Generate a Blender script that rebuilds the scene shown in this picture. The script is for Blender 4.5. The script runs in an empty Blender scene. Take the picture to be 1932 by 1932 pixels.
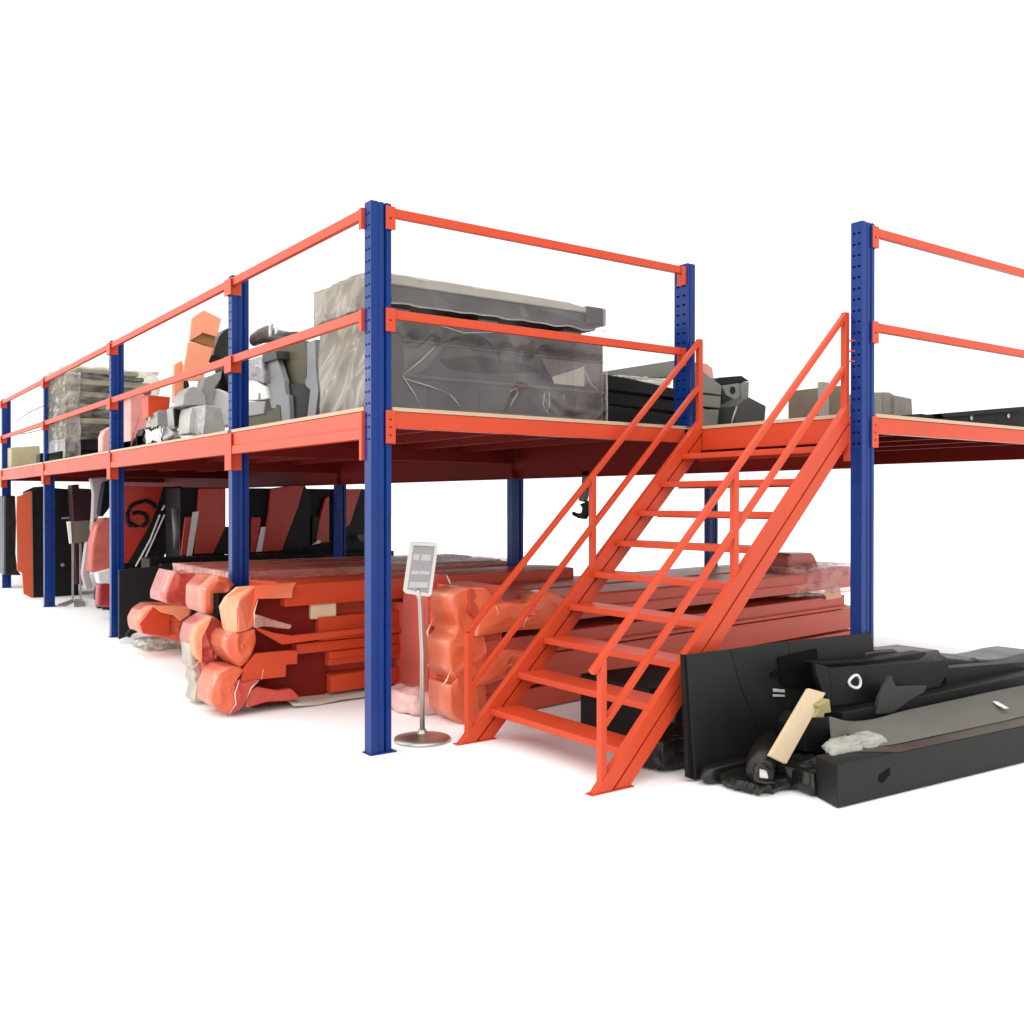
import bpy, math, random
from mathutils import Vector, noise
random.seed(7)
SC = bpy.context.scene
COL = SC.collection
# ---------------------------------------------------------------- camera, light, exposure
F_PX, YAW, PITCH, ROLL, CX, CY = 1833.7438, 0.9429, -0.005, 0.0005, 977.2454, 956.351   # measured on a 1932 px copy
EYE = Vector((-2.8462, -5.4952, 1.6))
cd = bpy.data.cameras.new('camera')
cam = bpy.data.objects.new('camera', cd)
COL.objects.link(cam)
SC.camera = cam
_f = Vector((math.cos(YAW), math.sin(YAW), 0)); _r0 = Vector((math.sin(YAW), -math.cos(YAW), 0)); _u = Vector((0, 0, 1))
FW = _f*math.cos(PITCH) + _u*math.sin(PITCH)
_u2 = -_f*math.sin(PITCH) + _u*math.cos(PITCH)
RT = _r0*math.cos(ROLL) + _u2*math.sin(ROLL)
UP = -_r0*math.sin(ROLL) + _u2*math.cos(ROLL)
from mathutils import Matrix
M = Matrix((RT, UP, -FW)).transposed().to_4x4()
M.translation = EYE
cam.matrix_world = M
cd.sensor_width = 36
cd.lens = 36*F_PX/1932
cd.shift_x = -(CX-966)/1932
cd.shift_y = (CY-966)/1932
cd.clip_end = 500
cd.clip_start = 0.05

world = bpy.data.worlds.new('World')
SC.world = world
world.use_nodes = True
wn = world.node_tree.nodes['Background']
wn.inputs[0].default_value = (1.0, 0.995, 0.99, 1)
wn.inputs[1].default_value = 1.28

def sun(name, direction, strength, angle, color):
    l = bpy.data.lights.new(name, 'SUN')
    l.energy = strength; l.angle = math.radians(angle); l.color = color
    o = bpy.data.objects.new(name, l); COL.objects.link(o)
    o.rotation_euler = Vector(direction).to_track_quat('-Z', 'Y').to_euler()
    o.location = (-4, -4, 8)
    return o
sun('hall_light', (0.75, 0.3, -0.8), 2.3, 110, (1.0, 0.98, 0.95))
wl = bpy.data.lights.new('window_light', 'AREA')
wl.shape = 'RECTANGLE'; wl.size = 6; wl.size_y = 2.5; wl.energy = 250; wl.color = (1, .98, .96)
wo = bpy.data.objects.new('window_light', wl); COL.objects.link(wo)
wo.location = (-10, 15, 4.6); wo.rotation_euler = (Vector((0, 6, 1.9))-Vector((-10, 15, 4.6))).to_track_quat('-Z', 'Y').to_euler()
SC.view_settings.view_transform = 'Standard'
SC.view_settings.look = 'None'
SC.view_settings.exposure = 0
SC.view_settings.gamma = 1
SC.view_settings.use_curve_mapping = False
SC.cycles.max_bounces = 8
SC.cycles.transparent_max_bounces = 12

# ---------------------------------------------------------------- helpers
def at(x, y, X=None, Y=None, z=None):
    """The point of a plane X=, Y= or z= seen at (x, y) on the 1932 px copy."""
    d = FW + RT*((x-CX)/F_PX) - UP*((y-CY)/F_PX)
    if X is not None: t = (X-EYE.x)/d.x
    elif Y is not None: t = (Y-EYE.y)/d.y
    else: t = (z-EYE.z)/d.z
    return EYE + d*t
CROPS = dict(R1=(0,1100,.4658), R2=(700,1000,.4658), R3=(1200,700,.4658), R4=(2000,900,.5176), R5=(0,1800,.4141), R6=(700,1800,.4141),
    R7=(700,2200,.5176), R8=(1500,1800,.6729), S1=(2300,1200,.4658), S2=(3200,800,.5695), S3=(2300,2000,.6211), S4=(2600,2450,.4658),
    S5=(3200,2450,.4638), S6=(1400,1500,.4141), S7=(2600,1400,.4658), S8=(2800,2000,.3623), T2=(1500,2100,.207), T3=(200,1250,.3106),
    T4=(500,1400,.2588), T5=(900,1250,.233), P=(0,0,2.12))
def cp(crop, pts):
    ox, oy, s = CROPS[crop]
    return [((ox+x*s)/2.12, (oy+y*s)/2.12) for x, y in pts]
def on(crop, pts, **k): return [at(x, y, **k) for x, y in cp(crop, pts)]

class MB:
    def __init__(s): s.v = []; s.f = []; s.m = []
    def add(s, vs, fs, mi=0):
        b = len(s.v); s.v += [Vector(v) for v in vs]
        for f in fs: s.f.append([b+i for i in f]); s.m.append(mi)
        return s
    def box(s, x0, x1, y0, y1, z0, z1, mi=0):
        return s.hexa([(x0,y0,z0),(x1,y0,z0),(x1,y1,z0),(x0,y1,z0),(x0,y0,z1),(x1,y0,z1),(x1,y1,z1),(x0,y1,z1)], mi)
    def hexa(s, p, mi=0):
        return s.add(p, [(3,2,1,0),(4,5,6,7),(0,1,5,4),(1,2,6,5),(2,3,7,6),(3,0,4,7)], mi)
    def prism(s, pts, vec, mi=0, mi_side=None):
        n = len(pts); vec = Vector(vec)
        pts = [Vector(p) for p in pts]
        nrm = Vector((0,0,0))
        for i in range(n): nrm += pts[i].cross(pts[(i+1) % n])
        if nrm.dot(vec) > 0: pts = pts[::-1]
        b = [p+vec for p in pts]
        s.add(pts+b, [list(range(n)), [2*n-1-i for i in range(n)]], mi)
        off = len(s.v)-2*n
        for i in range(n):
            j = (i+1) % n
            s.f.append([off+j, off+i, off+n+i, off+n+j]); s.m.append(mi if mi_side is None else mi_side)
        return s
    def bar(s, a, b, w, h, up=(0,0,1), mi=0):
        a = Vector(a); b = Vector(b); d = (b-a).normalized(); up = Vector(up)
        sd = d.cross(up).normalized(); u = sd.cross(d).normalized()
        c = [a+sd*(i*w/2)+u*(j*h/2) for i, j in ((-1,-1),(1,-1),(1,1),(-1,1))]
        return s.prism(c, b-a, mi)
    def sweep(s, prof, a, b, ud, vd, mi=0):
        a = Vector(a); ud = Vector(ud); vd = Vector(vd)
        return s.prism([a+ud*u+vd*v for u, v in prof], Vector(b)-a, mi)
    def tube(s, path, r, n=12, mi=0, caps=True):
        path = [Vector(p) for p in path]; rings = []
        rr = r if isinstance(r, (list, tuple)) else [r]*len(path)
        ref = Vector((0.3,0.2,1)).normalized()
        for i, p in enumerate(path):
            d = (path[min(i+1, len(path)-1)]-path[max(i-1, 0)]).normalized()
            if abs(d.dot(ref)) > .95: ref = Vector((1,0.1,0)).normalized()
            a = d.cross(ref).normalized(); b = d.cross(a).normalized()
            rings.append([p+(a*math.cos(2*math.pi*k/n)+b*math.sin(2*math.pi*k/n))*rr[i] for k in range(n)])
        vs = [v for q in rings for v in q]; fs = []
        for i in range(len(rings)-1):
            for k in range(n):
                fs.append((i*n+k, i*n+(k+1) % n, (i+1)*n+(k+1) % n, (i+1)*n+k))
        if caps: fs += [tuple(range(n))[::-1], tuple((len(rings)-1)*n+k for k in range(n))]
        return s.add(vs, fs, mi)
    def lathe(s, c, prof, n=32, mi=0):
        c = Vector(c); vs = []; fs = []
        for r, z in prof:
            for k in range(n): vs.append(c+Vector((r*math.cos(2*math.pi*k/n), r*math.sin(2*math.pi*k/n), z)))
        for i in range(len(prof)-1):
            for k in range(n): fs.append((i*n+k, i*n+(k+1) % n, (i+1)*n+(k+1) % n, (i+1)*n+k))
        fs += [tuple(range(n))[::-1], tuple((len(prof)-1)*n+k for k in range(n))]
        return s.add(vs, fs, mi)
    def lump(s, c8, n=(14,14,14), rnd=0.25, amp=0.02, freq=5.0, seed=0, stretch=(1,1,1), mi=0, fold=1.0):
        """A box given by 8 corners, rounded and crumpled like wrapped film."""
        c8 = [Vector(c) for c in c8]; idx = {}; vs = []
        ctr = sum(c8, Vector())/8
        def P(u, v, w):
            q = Vector((u, v, w))
            m = max(abs(u), abs(v), abs(w)); l = q.length
            if l > 0: q = q*(1-rnd+rnd*m/l*1.12)
            a, b, c = [(t+1)/2 for t in q]
            p = Vector()
            for i, (A, B, D) in enumerate(((0,0,0),(1,0,0),(1,1,0),(0,1,0),(0,0,1),(1,0,1),(1,1,1),(0,1,1))):
                p += c8[i]*((a if A else 1-a)*(b if B else 1-b)*(c if D else 1-c))
            k = Vector((p.x*stretch[0], p.y*stretch[1], p.z*stretch[2]))*freq+Vector((seed*7.3, seed*3.1, seed*1.7))
            r1 = noise.noise(k); r2 = abs(noise.noise(k*2.3+Vector((5,1,2))))
            nrm = (p-ctr).normalized()
            return p+nrm*amp*(r1*1.2+fold*(0.45-2.0*r2))
        def V(u, v, w):
            k = (round(u,4), round(v,4), round(w,4))
            if k not in idx: idx[k] = len(vs); vs.append(P(*k))
            return idx[k]
        fs = []
        for ax in range(3):
            a, b = [i for i in range(3) if i != ax]
            for sg in (-1, 1):
                for i in range(n[a]):
                    for j in range(n[b]):
                        q = []
                        for (di, dj) in ((0,0),(1,0),(1,1),(0,1)):
                            t = [0,0,0]; t[ax] = sg; t[a] = -1+2*(i+di)/n[a]; t[b] = -1+2*(j+dj)/n[b]
                            q.append(V(*t))
                        flip = (sg < 0) != (ax == 1)
                        fs.append(q[::-1] if flip else q)
        return s.add(vs, fs, mi)
    def lbox(s, x0, x1, y0, y1, z0, z1, **k):
        return s.lump([(x0,y0,z0),(x1,y0,z0),(x1,y1,z0),(x0,y1,z0),(x0,y0,z1),(x1,y0,z1),(x1,y1,z1),(x0,y1,z1)], **k)
    def pillow(s, pts, out, back, mi=0, seed=0, wob=.45, sub=5):
        """A bulging film-covered face with the given outline: rises by 'out' in the middle, 'back' gives its depth."""
        pts = [Vector(p) for p in pts]; n0 = len(pts); out = Vector(out); back = Vector(back)
        ring = []
        for i in range(n0):
            p0, p1, p2, p3 = pts[i-1], pts[i], pts[(i+1) % n0], pts[(i+2) % n0]
            for k in range(sub):
                t = k/sub; c = .5*((2*p1)+(-p0+p2)*t+(2*p0-5*p1+4*p2-p3)*t*t+(-p0+3*p1-3*p2+p3)*t**3)
                ring.append(c.lerp(p1.lerp(p2, t), 0.6))
        nrm = Vector((0,0,0)); n = len(ring)
        for i in range(n): nrm += ring[i].cross(ring[(i+1) % n])
        if nrm.dot(out) < 0: ring = ring[::-1]
        ctr = sum(ring, Vector())/n; vs = [p+back for p in ring]+list(ring); L = out.length
        F = (.975,.93,.87,.79,.70,.60,.50,.40,.30,.20,.10)
        for f in F:
            h = min(1, ((1-f)*3.4))**.55*.8+.2*(1-f)
            for i, p in enumerate(ring):
                q = ctr+(p-ctr)*f; k = q*5.5+Vector((seed*3.7,0,seed))
                w = noise.noise(k*.6)
                fold = (1-abs(noise.noise(k+Vector((w,w,w)))*2.2))
                vs.append(q+out*(h*(.75+.25*w))+out*wob*1.5*min(1, (1-f)*5)*(max(0, fold)**3*.7-.35))
        vs.append(ctr+out); fs = [list(range(n))[::-1]]; nr = len(F)+1
        for r in range(nr):
            for i in range(n):
                j = (i+1) % n; fs.append((r*n+i, r*n+j, (r+1)*n+j, (r+1)*n+i))
        for i in range(n): fs.append((nr*n+i, nr*n+(i+1) % n, (nr+1)*n))
        return s.add(vs, fs, mi)
    def sheet(s, rows, thick, mi=0):
        """A skin through rows of points (same count each), given a thickness downward/back."""
        nr, nc = len(rows), len(rows[0]); vs = [Vector(p) for r in rows for p in r]
        t = Vector(thick)
        top = vs; bot = [v+t for v in vs]; N = nr*nc; fs = []
        for i in range(nr-1):
            for j in range(nc-1):
                a = i*nc+j; fs.append((a, a+1, a+nc+1, a+nc)); fs.append((N+a+nc, N+a+nc+1, N+a+1, N+a))
        for j in range(nc-1):
            fs.append((j+1, j, N+j, N+j+1)); a = (nr-1)*nc+j; fs.append((a, a+1, N+a+1, N+a))
        for i in range(nr-1):
            a = i*nc; fs.append((a, a+nc, N+a+nc, N+a)); a = i*nc+nc-1; fs.append((a+nc, a, N+a, N+a+nc))
        return s.add(top+bot, fs, mi)
    def build(s, name, mats, parent=None, loc=None, bevel=0.0, smooth=False, seg=2):
        """Link as one mesh object: verts are world coordinates unless loc is given (then they are local to loc)."""
        if not isinstance(mats, (list, tuple)): mats = [mats]
        org = WL[parent] if parent is not None else None
        if org is None:
            lo = Vector([min(v[i] for v in s.v) for i in range(3)]); hi = Vector([max(v[i] for v in s.v) for i in range(3)])
            org = Vector(((lo.x+hi.x)/2, (lo.y+hi.y)/2, lo.z))
        me = bpy.data.meshes.new(name)
        me.from_pydata([v-org if loc is None else v for v in s.v], [], s.f)
        for m in mats: me.materials.append(m)
        for p, mi in zip(me.polygons, s.m): p.material_index = mi; p.use_smooth = smooth
        me.update()
        o = bpy.data.objects.new(name, me); COL.objects.link(o)
        if parent is not None:
            o.parent = parent
            if loc is not None: o.location = Vector(loc)-org
            WL[o] = Vector(loc) if loc is not None else org
        else:
            o.location = org; WL[o] = org
        if bevel:
            b = o.modifiers.new('bevel', 'BEVEL'); b.width = bevel; b.segments = seg; b.limit_method = 'ANGLE'; b.angle_limit = math.radians(35)
            b.harden_normals = False
        return o
WL = {}
def thing(name, label, cat, loc, group=None):
    o = bpy.data.objects.new(name, None); COL.objects.link(o)
    o.location = loc; o.empty_display_size = .2; WL[o] = Vector(loc)
    return tag(o, label, cat, group)
def tag(o, label, cat, group=None):
    o['label'] = label; o['category'] = cat; o['kind'] = 'thing'
    if group: o['group'] = group
    return o

# ---------------------------------------------------------------- materials
def lin(h, k=1.0):
    c = [int(h[i:i+2], 16)/255 for i in (0, 2, 4)]
    return tuple(k*(x/12.92 if x <= .04045 else ((x+.055)/1.055)**2.4) for x in c)+(1,)
def mat(name, color, rough=.4, metal=0.0, spec=.5, var=.06, scale=6.0, bump=0.0, bscale=40.0, coat=0.0, stretch=(1,1,1), crease=None):
    m = bpy.data.materials.new(name); m.use_nodes = True
    nt = m.node_tree; b = nt.nodes['Principled BSDF']
    b.inputs['Roughness'].default_value = rough; b.inputs['Metallic'].default_value = metal
    b.inputs['Specular IOR Level'].default_value = spec; b.inputs['Coat Weight'].default_value = coat
    tc = nt.nodes.new('ShaderNodeTexCoord'); mp = nt.nodes.new('ShaderNodeMapping'); mp.inputs['Scale'].default_value = stretch
    nt.links.new(tc.outputs['Object'], mp.inputs[0])
    nz = nt.nodes.new('ShaderNodeTexNoise'); nz.inputs['Scale'].default_value = scale; nz.inputs['Detail'].default_value = 5
    nt.links.new(mp.outputs[0], nz.inputs['Vector'])
    r = nt.nodes.new('ShaderNodeMix'); r.data_type = 'RGBA'
    r.inputs[6].default_value = tuple(c*(1-var*1.6) for c in color[:3])+(1,)
    r.inputs[7].default_value = tuple(min(1, c*(1+var*1.6)) for c in color[:3])+(1,)
    nt.links.new(nz.outputs['Fac'], r.inputs[0]); nt.links.new(r.outputs[2], b.inputs['Base Color'])
    if crease:
        g = nt.nodes.new('ShaderNodeNewGeometry'); pr = nt.nodes.new('ShaderNodeMapRange')
        pr.inputs[1].default_value = .535; pr.inputs[2].default_value = .64; pr.inputs[4].default_value = .7
        nt.links.new(g.outputs['Pointiness'], pr.inputs[0])
        r2 = nt.nodes.new('ShaderNodeMix'); r2.data_type = 'RGBA'; r2.inputs[7].default_value = tuple(crease)+(1,)
        nt.links.new(pr.outputs[0], r2.inputs[0]); nt.links.new(r.outputs[2], r2.inputs[6]); nt.links.new(r2.outputs[2], b.inputs['Base Color'])
    rr = nt.nodes.new('ShaderNodeMapRange'); rr.inputs[3].default_value = max(.02, rough-.08); rr.inputs[4].default_value = rough+.1
    nt.links.new(nz.outputs['Fac'], rr.inputs[0]); nt.links.new(rr.outputs[0], b.inputs['Roughness'])
    if bump:
        n2 = nt.nodes.new('ShaderNodeTexNoise'); n2.inputs['Scale'].default_value = bscale; n2.inputs['Detail'].default_value = 4
        nt.links.new(mp.outputs[0], n2.inputs['Vector'])
        bp = nt.nodes.new('ShaderNodeBump'); bp.inputs['Strength'].default_value = bump; bp.inputs['Distance'].default_value = .01
        nt.links.new(n2.outputs['Fac'], bp.inputs['Height']); nt.links.new(bp.outputs[0], b.inputs['Normal'])
    return m
def film(name, tint=(1,1,1), haze=.12, gloss=.25, hcol=(.85,.82,.8), scale=3.0, wrinkle=.6, detail=6):
    """Clear stretch film: mostly see-through, a hazy white in folds, glossy glints."""
    m = bpy.data.materials.new(name); m.use_nodes = True; nt = m.node_tree; nt.nodes.clear()
    out = nt.nodes.new('ShaderNodeOutputMaterial')
    tr = nt.nodes.new('ShaderNodeBsdfTransparent'); tr.inputs[0].default_value = tint+(1,)
    gl = nt.nodes.new('ShaderNodeBsdfGlossy'); gl.inputs['Roughness'].default_value = .12
    df = nt.nodes.new('ShaderNodeBsdfDiffuse'); df.inputs[0].default_value = hcol+(1,)
    tc = nt.nodes.new('ShaderNodeTexCoord')
    nz = nt.nodes.new('ShaderNodeTexNoise'); nz.inputs['Scale'].default_value = scale; nz.inputs['Detail'].default_value = detail
    nz.inputs['Distortion'].default_value = 1.5
    nt.links.new(tc.outputs['Object'], nz.inputs['Vector'])
    mr = nt.nodes.new('ShaderNodeMapRange'); mr.inputs[1].default_value = .35; mr.inputs[2].default_value = .75
    mr.inputs[3].default_value = haze*.3; mr.inputs[4].default_value = min(1, haze*2.2)
    nt.links.new(nz.outputs['Fac'], mr.inputs[0])
    g = nt.nodes.new('ShaderNodeNewGeometry'); pr = nt.nodes.new('ShaderNodeMapRange')
    pr.inputs[1].default_value = .52; pr.inputs[2].default_value = .62; pr.inputs[4].default_value = .55
    nt.links.new(g.outputs['Pointiness'], pr.inputs[0])
    ad = nt.nodes.new('ShaderNodeMath'); ad.operation = 'ADD'; ad.use_clamp = True
    nt.links.new(mr.outputs[0], ad.inputs[0]); nt.links.new(pr.outputs[0], ad.inputs[1])
    m1 = nt.nodes.new('ShaderNodeMixShader'); nt.links.new(ad.outputs[0], m1.inputs[0])
    nt.links.new(tr.outputs[0], m1.inputs[1]); nt.links.new(df.outputs[0], m1.inputs[2])
    lw = nt.nodes.new('ShaderNodeLayerWeight'); lw.inputs[0].default_value = .35
    ml = nt.nodes.new('ShaderNodeMath'); ml.operation = 'MULTIPLY_ADD'; ml.inputs[1].default_value = gloss; ml.inputs[2].default_value = .1*gloss
    nt.links.new(lw.outputs['Facing'], ml.inputs[0])
    m2 = nt.nodes.new('ShaderNodeMixShader'); nt.links.new(ml.outputs[0], m2.inputs[0])
    nt.links.new(m1.outputs[0], m2.inputs[1]); nt.links.new(gl.outputs[0], m2.inputs[2])
    bn = nt.nodes.new('ShaderNodeTexNoise'); bn.inputs['Scale'].default_value = 14; bn.inputs['Detail'].default_value = 4; bn.inputs['Distortion'].default_value = 2
    nt.links.new(tc.outputs['Object'], bn.inputs['Vector'])
    bp = nt.nodes.new('ShaderNodeBump'); bp.inputs['Strength'].default_value = wrinkle; bp.inputs['Distance'].default_value = .03
    nt.links.new(bn.outputs['Fac'], bp.inputs['Height'])
    for nd in (gl, df): nt.links.new(bp.outputs[0], nd.inputs['Normal'])
    nt.links.new(m2.outputs[0], out.inputs[0])
    return m
ORANGE = mat('orange_paint', (.530,.058,.020,1), .34, spec=.28, var=.07, scale=2.2, bump=.05, bscale=90)
BLUE = mat('blue_paint', (.004,.029,.165,1), .28, spec=.24, var=.10, scale=5, bump=.05, bscale=90)
SLOT = mat('slot_shade', (.004,.014,.075,1), .7)  # post blue darkened: shade inside the slots put into the colour
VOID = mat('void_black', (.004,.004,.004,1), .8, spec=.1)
PLYEDGE = mat('plywood_edge', (.50,.345,.235,1), .7, var=.12, scale=8, stretch=(1,1,30))
PLYFACE = mat('shaded_plywood_face', (.055,.004,.003,1), .6, spec=.12, var=.15, scale=2)  # plywood face: shade under the deck put into its maroon
FLOOR = mat('white_floor', (.96,.96,.96,1), .6, spec=.1, var=.0)
BLACK = mat('black_coating', (.006,.006,.006,1), .5, spec=.2, var=.2, scale=3, bump=.1, bscale=60)
CHAR = mat('charcoal_panel', (.0115,.0118,.0115,1), .5, spec=.22, var=.2, scale=2, bump=.05, bscale=80)
GREY = mat('grey_foam_sheet', (.115,.11,.095,1), .7, spec=.3, var=.15, scale=3, bump=.2, bscale=30)
SILVER = mat('grey_panel', (.20,.21,.22,1), .45, var=.08, scale=2)
OLIVE = mat('olive_panel', (.075,.068,.034,1), .6, var=.1, scale=2)
WHITE = mat('white_glare', (.72,.71,.69,1), .5, var=.06, scale=5, bump=.2, bscale=20)
TAUPE = mat('grey_brown_panel', (.027,.023,.020,1), .3, spec=.25, var=.28, scale=.9, stretch=(1,1,2.5))
for nd in TAUPE.node_tree.nodes:
    if nd.type == 'TEX_NOISE': nd.inputs['Detail'].default_value = 1
GLINTGREY = mat('grey_film_glint', (.34,.32,.30,1), .3)  # for pale lines painted as highlights on the cover film
PALE = mat('pale_reflection', (.30,.28,.23,1), .6, var=.12, scale=4)
WOOD = mat('pale_wood', (.58,.45,.29,1), .65, var=.12, scale=4, stretch=(1,1,1))
CHROME = mat('brushed_metal', (.50,.47,.42,1), .38, metal=1.0, var=.05)
SIGNGREY = mat('grey_paper', (.30,.30,.305,1), .6, var=.05, scale=20)
SIGNLINE = mat('pale_print', (.46,.46,.46,1), .6, var=.02)
STEEL = mat('bare_metal', (.35,.34,.32,1), .45, metal=.6, var=.2, scale=8, bump=.2)
CRUMPLE = mat('crumpled_black_film', (.009,.009,.007,1), .35, spec=.38, var=.3, scale=6, bump=.5, bscale=18)
PEACH = mat('peach_orange', (.80,.30,.16,1), .4, var=.06)
SHADERED = mat('shaded_deep_red', (.15,.009,.006,1), .55, spec=.12, var=.12, scale=3)  # orange steel darkened: shade under the deck put into the colour
FILM = film('clear_film', haze=.028, gloss=.15, hcol=(.75,.72,.70), scale=1.3, wrinkle=.08, detail=1)
FILMG = film('cloudy_film', tint=(.9,.87,.8), haze=.26, gloss=.5, hcol=(.62,.58,.52))
FILMP = film('pinkish_film', tint=(1,.92,.9), haze=.13, gloss=.3, hcol=(.80,.48,.42))

BUNCH = mat('bunched_taupe_film', (.235,.21,.17,1), .26, spec=.4, var=.3, scale=2.2, bump=.25, bscale=14)
# ---------------------------------------------------------------- floor
fl = MB().add([(-80,-80,0),(80,-80,0),(80,80,0),(-80,80,0)], [(0,1,2,3)])
fo = fl.build('floor', FLOOR); fo['kind'] = 'structure'

# ---------------------------------------------------------------- the mezzanine
SX, SY = .147, .088
ZTOP, ZR, ZM, ZD = 3.50, 3.474, 2.8265, 2.2051
YB, YC, YD, YE = 2.503, 6.5765, 10.648, 14.689
XM, XBK, YG = 2.886, 5.772, -1.5486
mezz = thing('mezzanine_platform', 'blue and orange steel storage mezzanine with plywood deck and orange guard rails', 'mezzanine', (0,0,0))
def post_mesh(z0, z1, sx, sy, slots=True):
    b = MB()
    if sx >= sy: P = [(0,0),(.046,0),(.053,.010),(.066,.010),(.074,.001),(.090,.001),(.095,.020),(.102,.020),(.110,-.003),(.119,-.003),(.126,.005),(sx,.005),(sx,sy),(0,sy)]
    else: P = [(0,0),(.020,0),(.027,.012),(.036,.012),(.046,-.002),(.060,-.002),(.066,.004),(sx,.004),(sx,sy),(0,sy)]
    P = P[:-1]+[(0,sy)]
    n = len(P)
    b.add([(x,y,z0) for x,y in P]+[(x,y,z1) for x,y in P], [list(range(n))[::-1], list(range(n, 2*n))])
    for i in range(n-1):
        b.add([(*P[i],z0),(*P[i+1],z0),(*P[i+1],z1),(*P[i],z1)], [(0,1,2,3)])
    # -X face with two columns of slots and a rib between them
    ys = [0, .16, .40, .60, .84, 1]
    zs = [z0]; z = max(z0+.06, 1.99)
    while z+.03 < z1-.02: zs += [z, z+.015]; z += .075
    zs.append(z1)
    D = .02
    for i in range(len(zs)-1):
        for j in range(5):
            ya, yb, za, zb = ys[j]*sy, ys[j+1]*sy, zs[i], zs[i+1]
            if slots and i % 2 == 1 and j in (1, 3):
                q = [(0,yb,za),(0,ya,za),(0,ya,zb),(0,yb,zb)]; d = [(D,y,z) for _,y,z in q]
                b.add(q+d, [(0,1,5,4),(1,2,6,5),(2,3,7,6),(3,0,4,7)], 1); b.add(d, [(0,1,2,3)], 1)
            else: b.add([(0,yb,za),(0,ya,za),(0,ya,zb),(0,yb,zb)], [(0,1,2,3)])
    return b
def make_post(x, y, z0, z1, sx=SX, sy=SY, plate=True):
    o = post_mesh(z0, z1, sx, sy).build('post', [BLUE, SLOT], mezz, loc=(x, y, 0))
    if plate:
        MB().box(-.012, sx+.03, -.012, sy+.012, 0.001, .008).build('base_plate', BLUE, o, loc=(x, y, 0))
    return o
first = make_post(0, 0, .008, ZTOP)
def copy_post(src, x, y):
    c = src.copy(); COL.objects.link(c); c.location = (x, y, 0); WL[c] = Vector((x, y, 0))
    for ch in src.children:
        d = ch.copy(); COL.objects.link(d); d.parent = c
    return c
for x, y in ((0,YB),(0,YC),(0,YD),(0,YE),(XM,YG),(6.96,YG)):
    copy_post(first, x, y)
low = make_post(XM, YB, .008, 1.835)
for x, y in ((XM,YC),(XM,YD),(XBK,YB)): copy_post(low, x, y)
make_post(XM-.10, -.03, ZD+.001, ZTOP, sx=.088, sy=.147)        # the short rail post at the head of the stair

def beam_y(x, y0, y1, z0, z1, w=.05, name='edge_beam', m=ORANGE):
    """A stepped beam along Y whose outer face looks to -X."""
    h = z1-z0
    prof = [(0,z1),(0,z0+h*.44),(-.012,z0+h*.36),(-.012,z0),(w,z0),(w,z1)]
    b = MB(); b.prism([(x+u,y0,v) for u,v in prof], (0,y1-y0,0))
    return b.build(name, m, mezz, bevel=.003)
def beam_x(y, x0, x1, z0, z1, w=.05, name='edge_beam', m=ORANGE):
    b = MB(); b.box(x0, x1, y, y+w, z0, z1)
    return b.build(name, m, mezz, bevel=.003)
def bracket(parent, pts_plate, pts_flange):
    b = MB(); b.box(*pts_plate); b.box(*pts_flange)
    return b.build('end_bracket', ORANGE, parent, bevel=.0015)
def holes(parent, pts, r=.006):
    pass
bays = [(0,SY,YB),(YB,YB+SY,YC),(YC,YC+SY,YD),(YD,YD+SY,YE),(YE,YE+SY,18.76)]
ZB = 2.178
for y_, a, b_ in bays:
    ya, yb = a, b_
    for (nm, zt, zb_, dz, w, off) in (('edge_beam', ZB, 2.0, .135, .05, -.004), ('guard_rail', ZR, ZR-.066, .075, .04, -.006), ('guard_rail', ZM, ZM-.066, .075, .04, -.006)):
        if nm == 'edge_beam': o = beam_y(off, ya+.004, yb-.004, zb_, zt, w)
        else:
            q = MB(); q.box(off, off+w, ya+.004, yb-.004, zb_, zt); o = q.build(nm, ORANGE, mezz, bevel=.004)
        lo = zb_-dz
        # near end (towards the camera): flat strip beside the post; far end: plate on the post's front face
        bracket(o, (off-.014, off+w+.02, ya+.0005, ya+.0035, lo, zt-.004), (off-.018, off-.0125, ya+.0005 if a == SY else ya-SY-.002, ya+.035, lo, zt-.004))
        bracket(o, (off-.014, off+.085, yb-.0035, yb-.0005, lo, zt-.004), (off-.018, off-.0125, yb-.035, yb-.0005, lo, zt-.004))
# side A - F (runs along X) and the section beyond G
def side(y, x0, x1, xs0, end=True):
    for (nm, zt, zb_, dz, w) in (('edge_beam', ZB, 2.072, .10, .05), ('guard_rail', ZR, ZR-.058, .085, .04), ('guard_rail', ZM, ZM-.058, .085, .04)):
        off = -.006
        q = MB(); q.box(x0+.004, x1-.004, y+off, y+off+w, zb_, zt); o = q.build(nm, ORANGE, mezz, bevel=.003)
        lo = zb_-dz
        bracket(o, (x0+.0005, x0+.0035, y+off-.006, y+off+w+.02, lo, zt+.006), (x0-.05, x0+.02, y+off-.011, y+off-.0065, lo, zt+.006))
        for k in range(3 if nm == 'edge_beam' else 1):
            hz = (lo+zt)/2+(k-1)*.05 if nm == 'edge_beam' else (lo+zt)/2
            h = MB(); h.tube([(x0-.018, y+off-.013, hz), (x0-.018, y+off-.009, hz)], .007, 10)
            h.build('bolt', SHADERED, o)
        if end and nm == 'guard_rail':
            bracket(o, (x1-.0035, x1-.0005, y+off-.006, y+off+.09, lo, zt-.002), (x1-.05, x1-.0005, y+off-.011, y+off-.0065, lo, zt-.002))
side(0, SX, XM-.10, 0)
side(YG, XM+SX, 6.96, 0)
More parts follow.
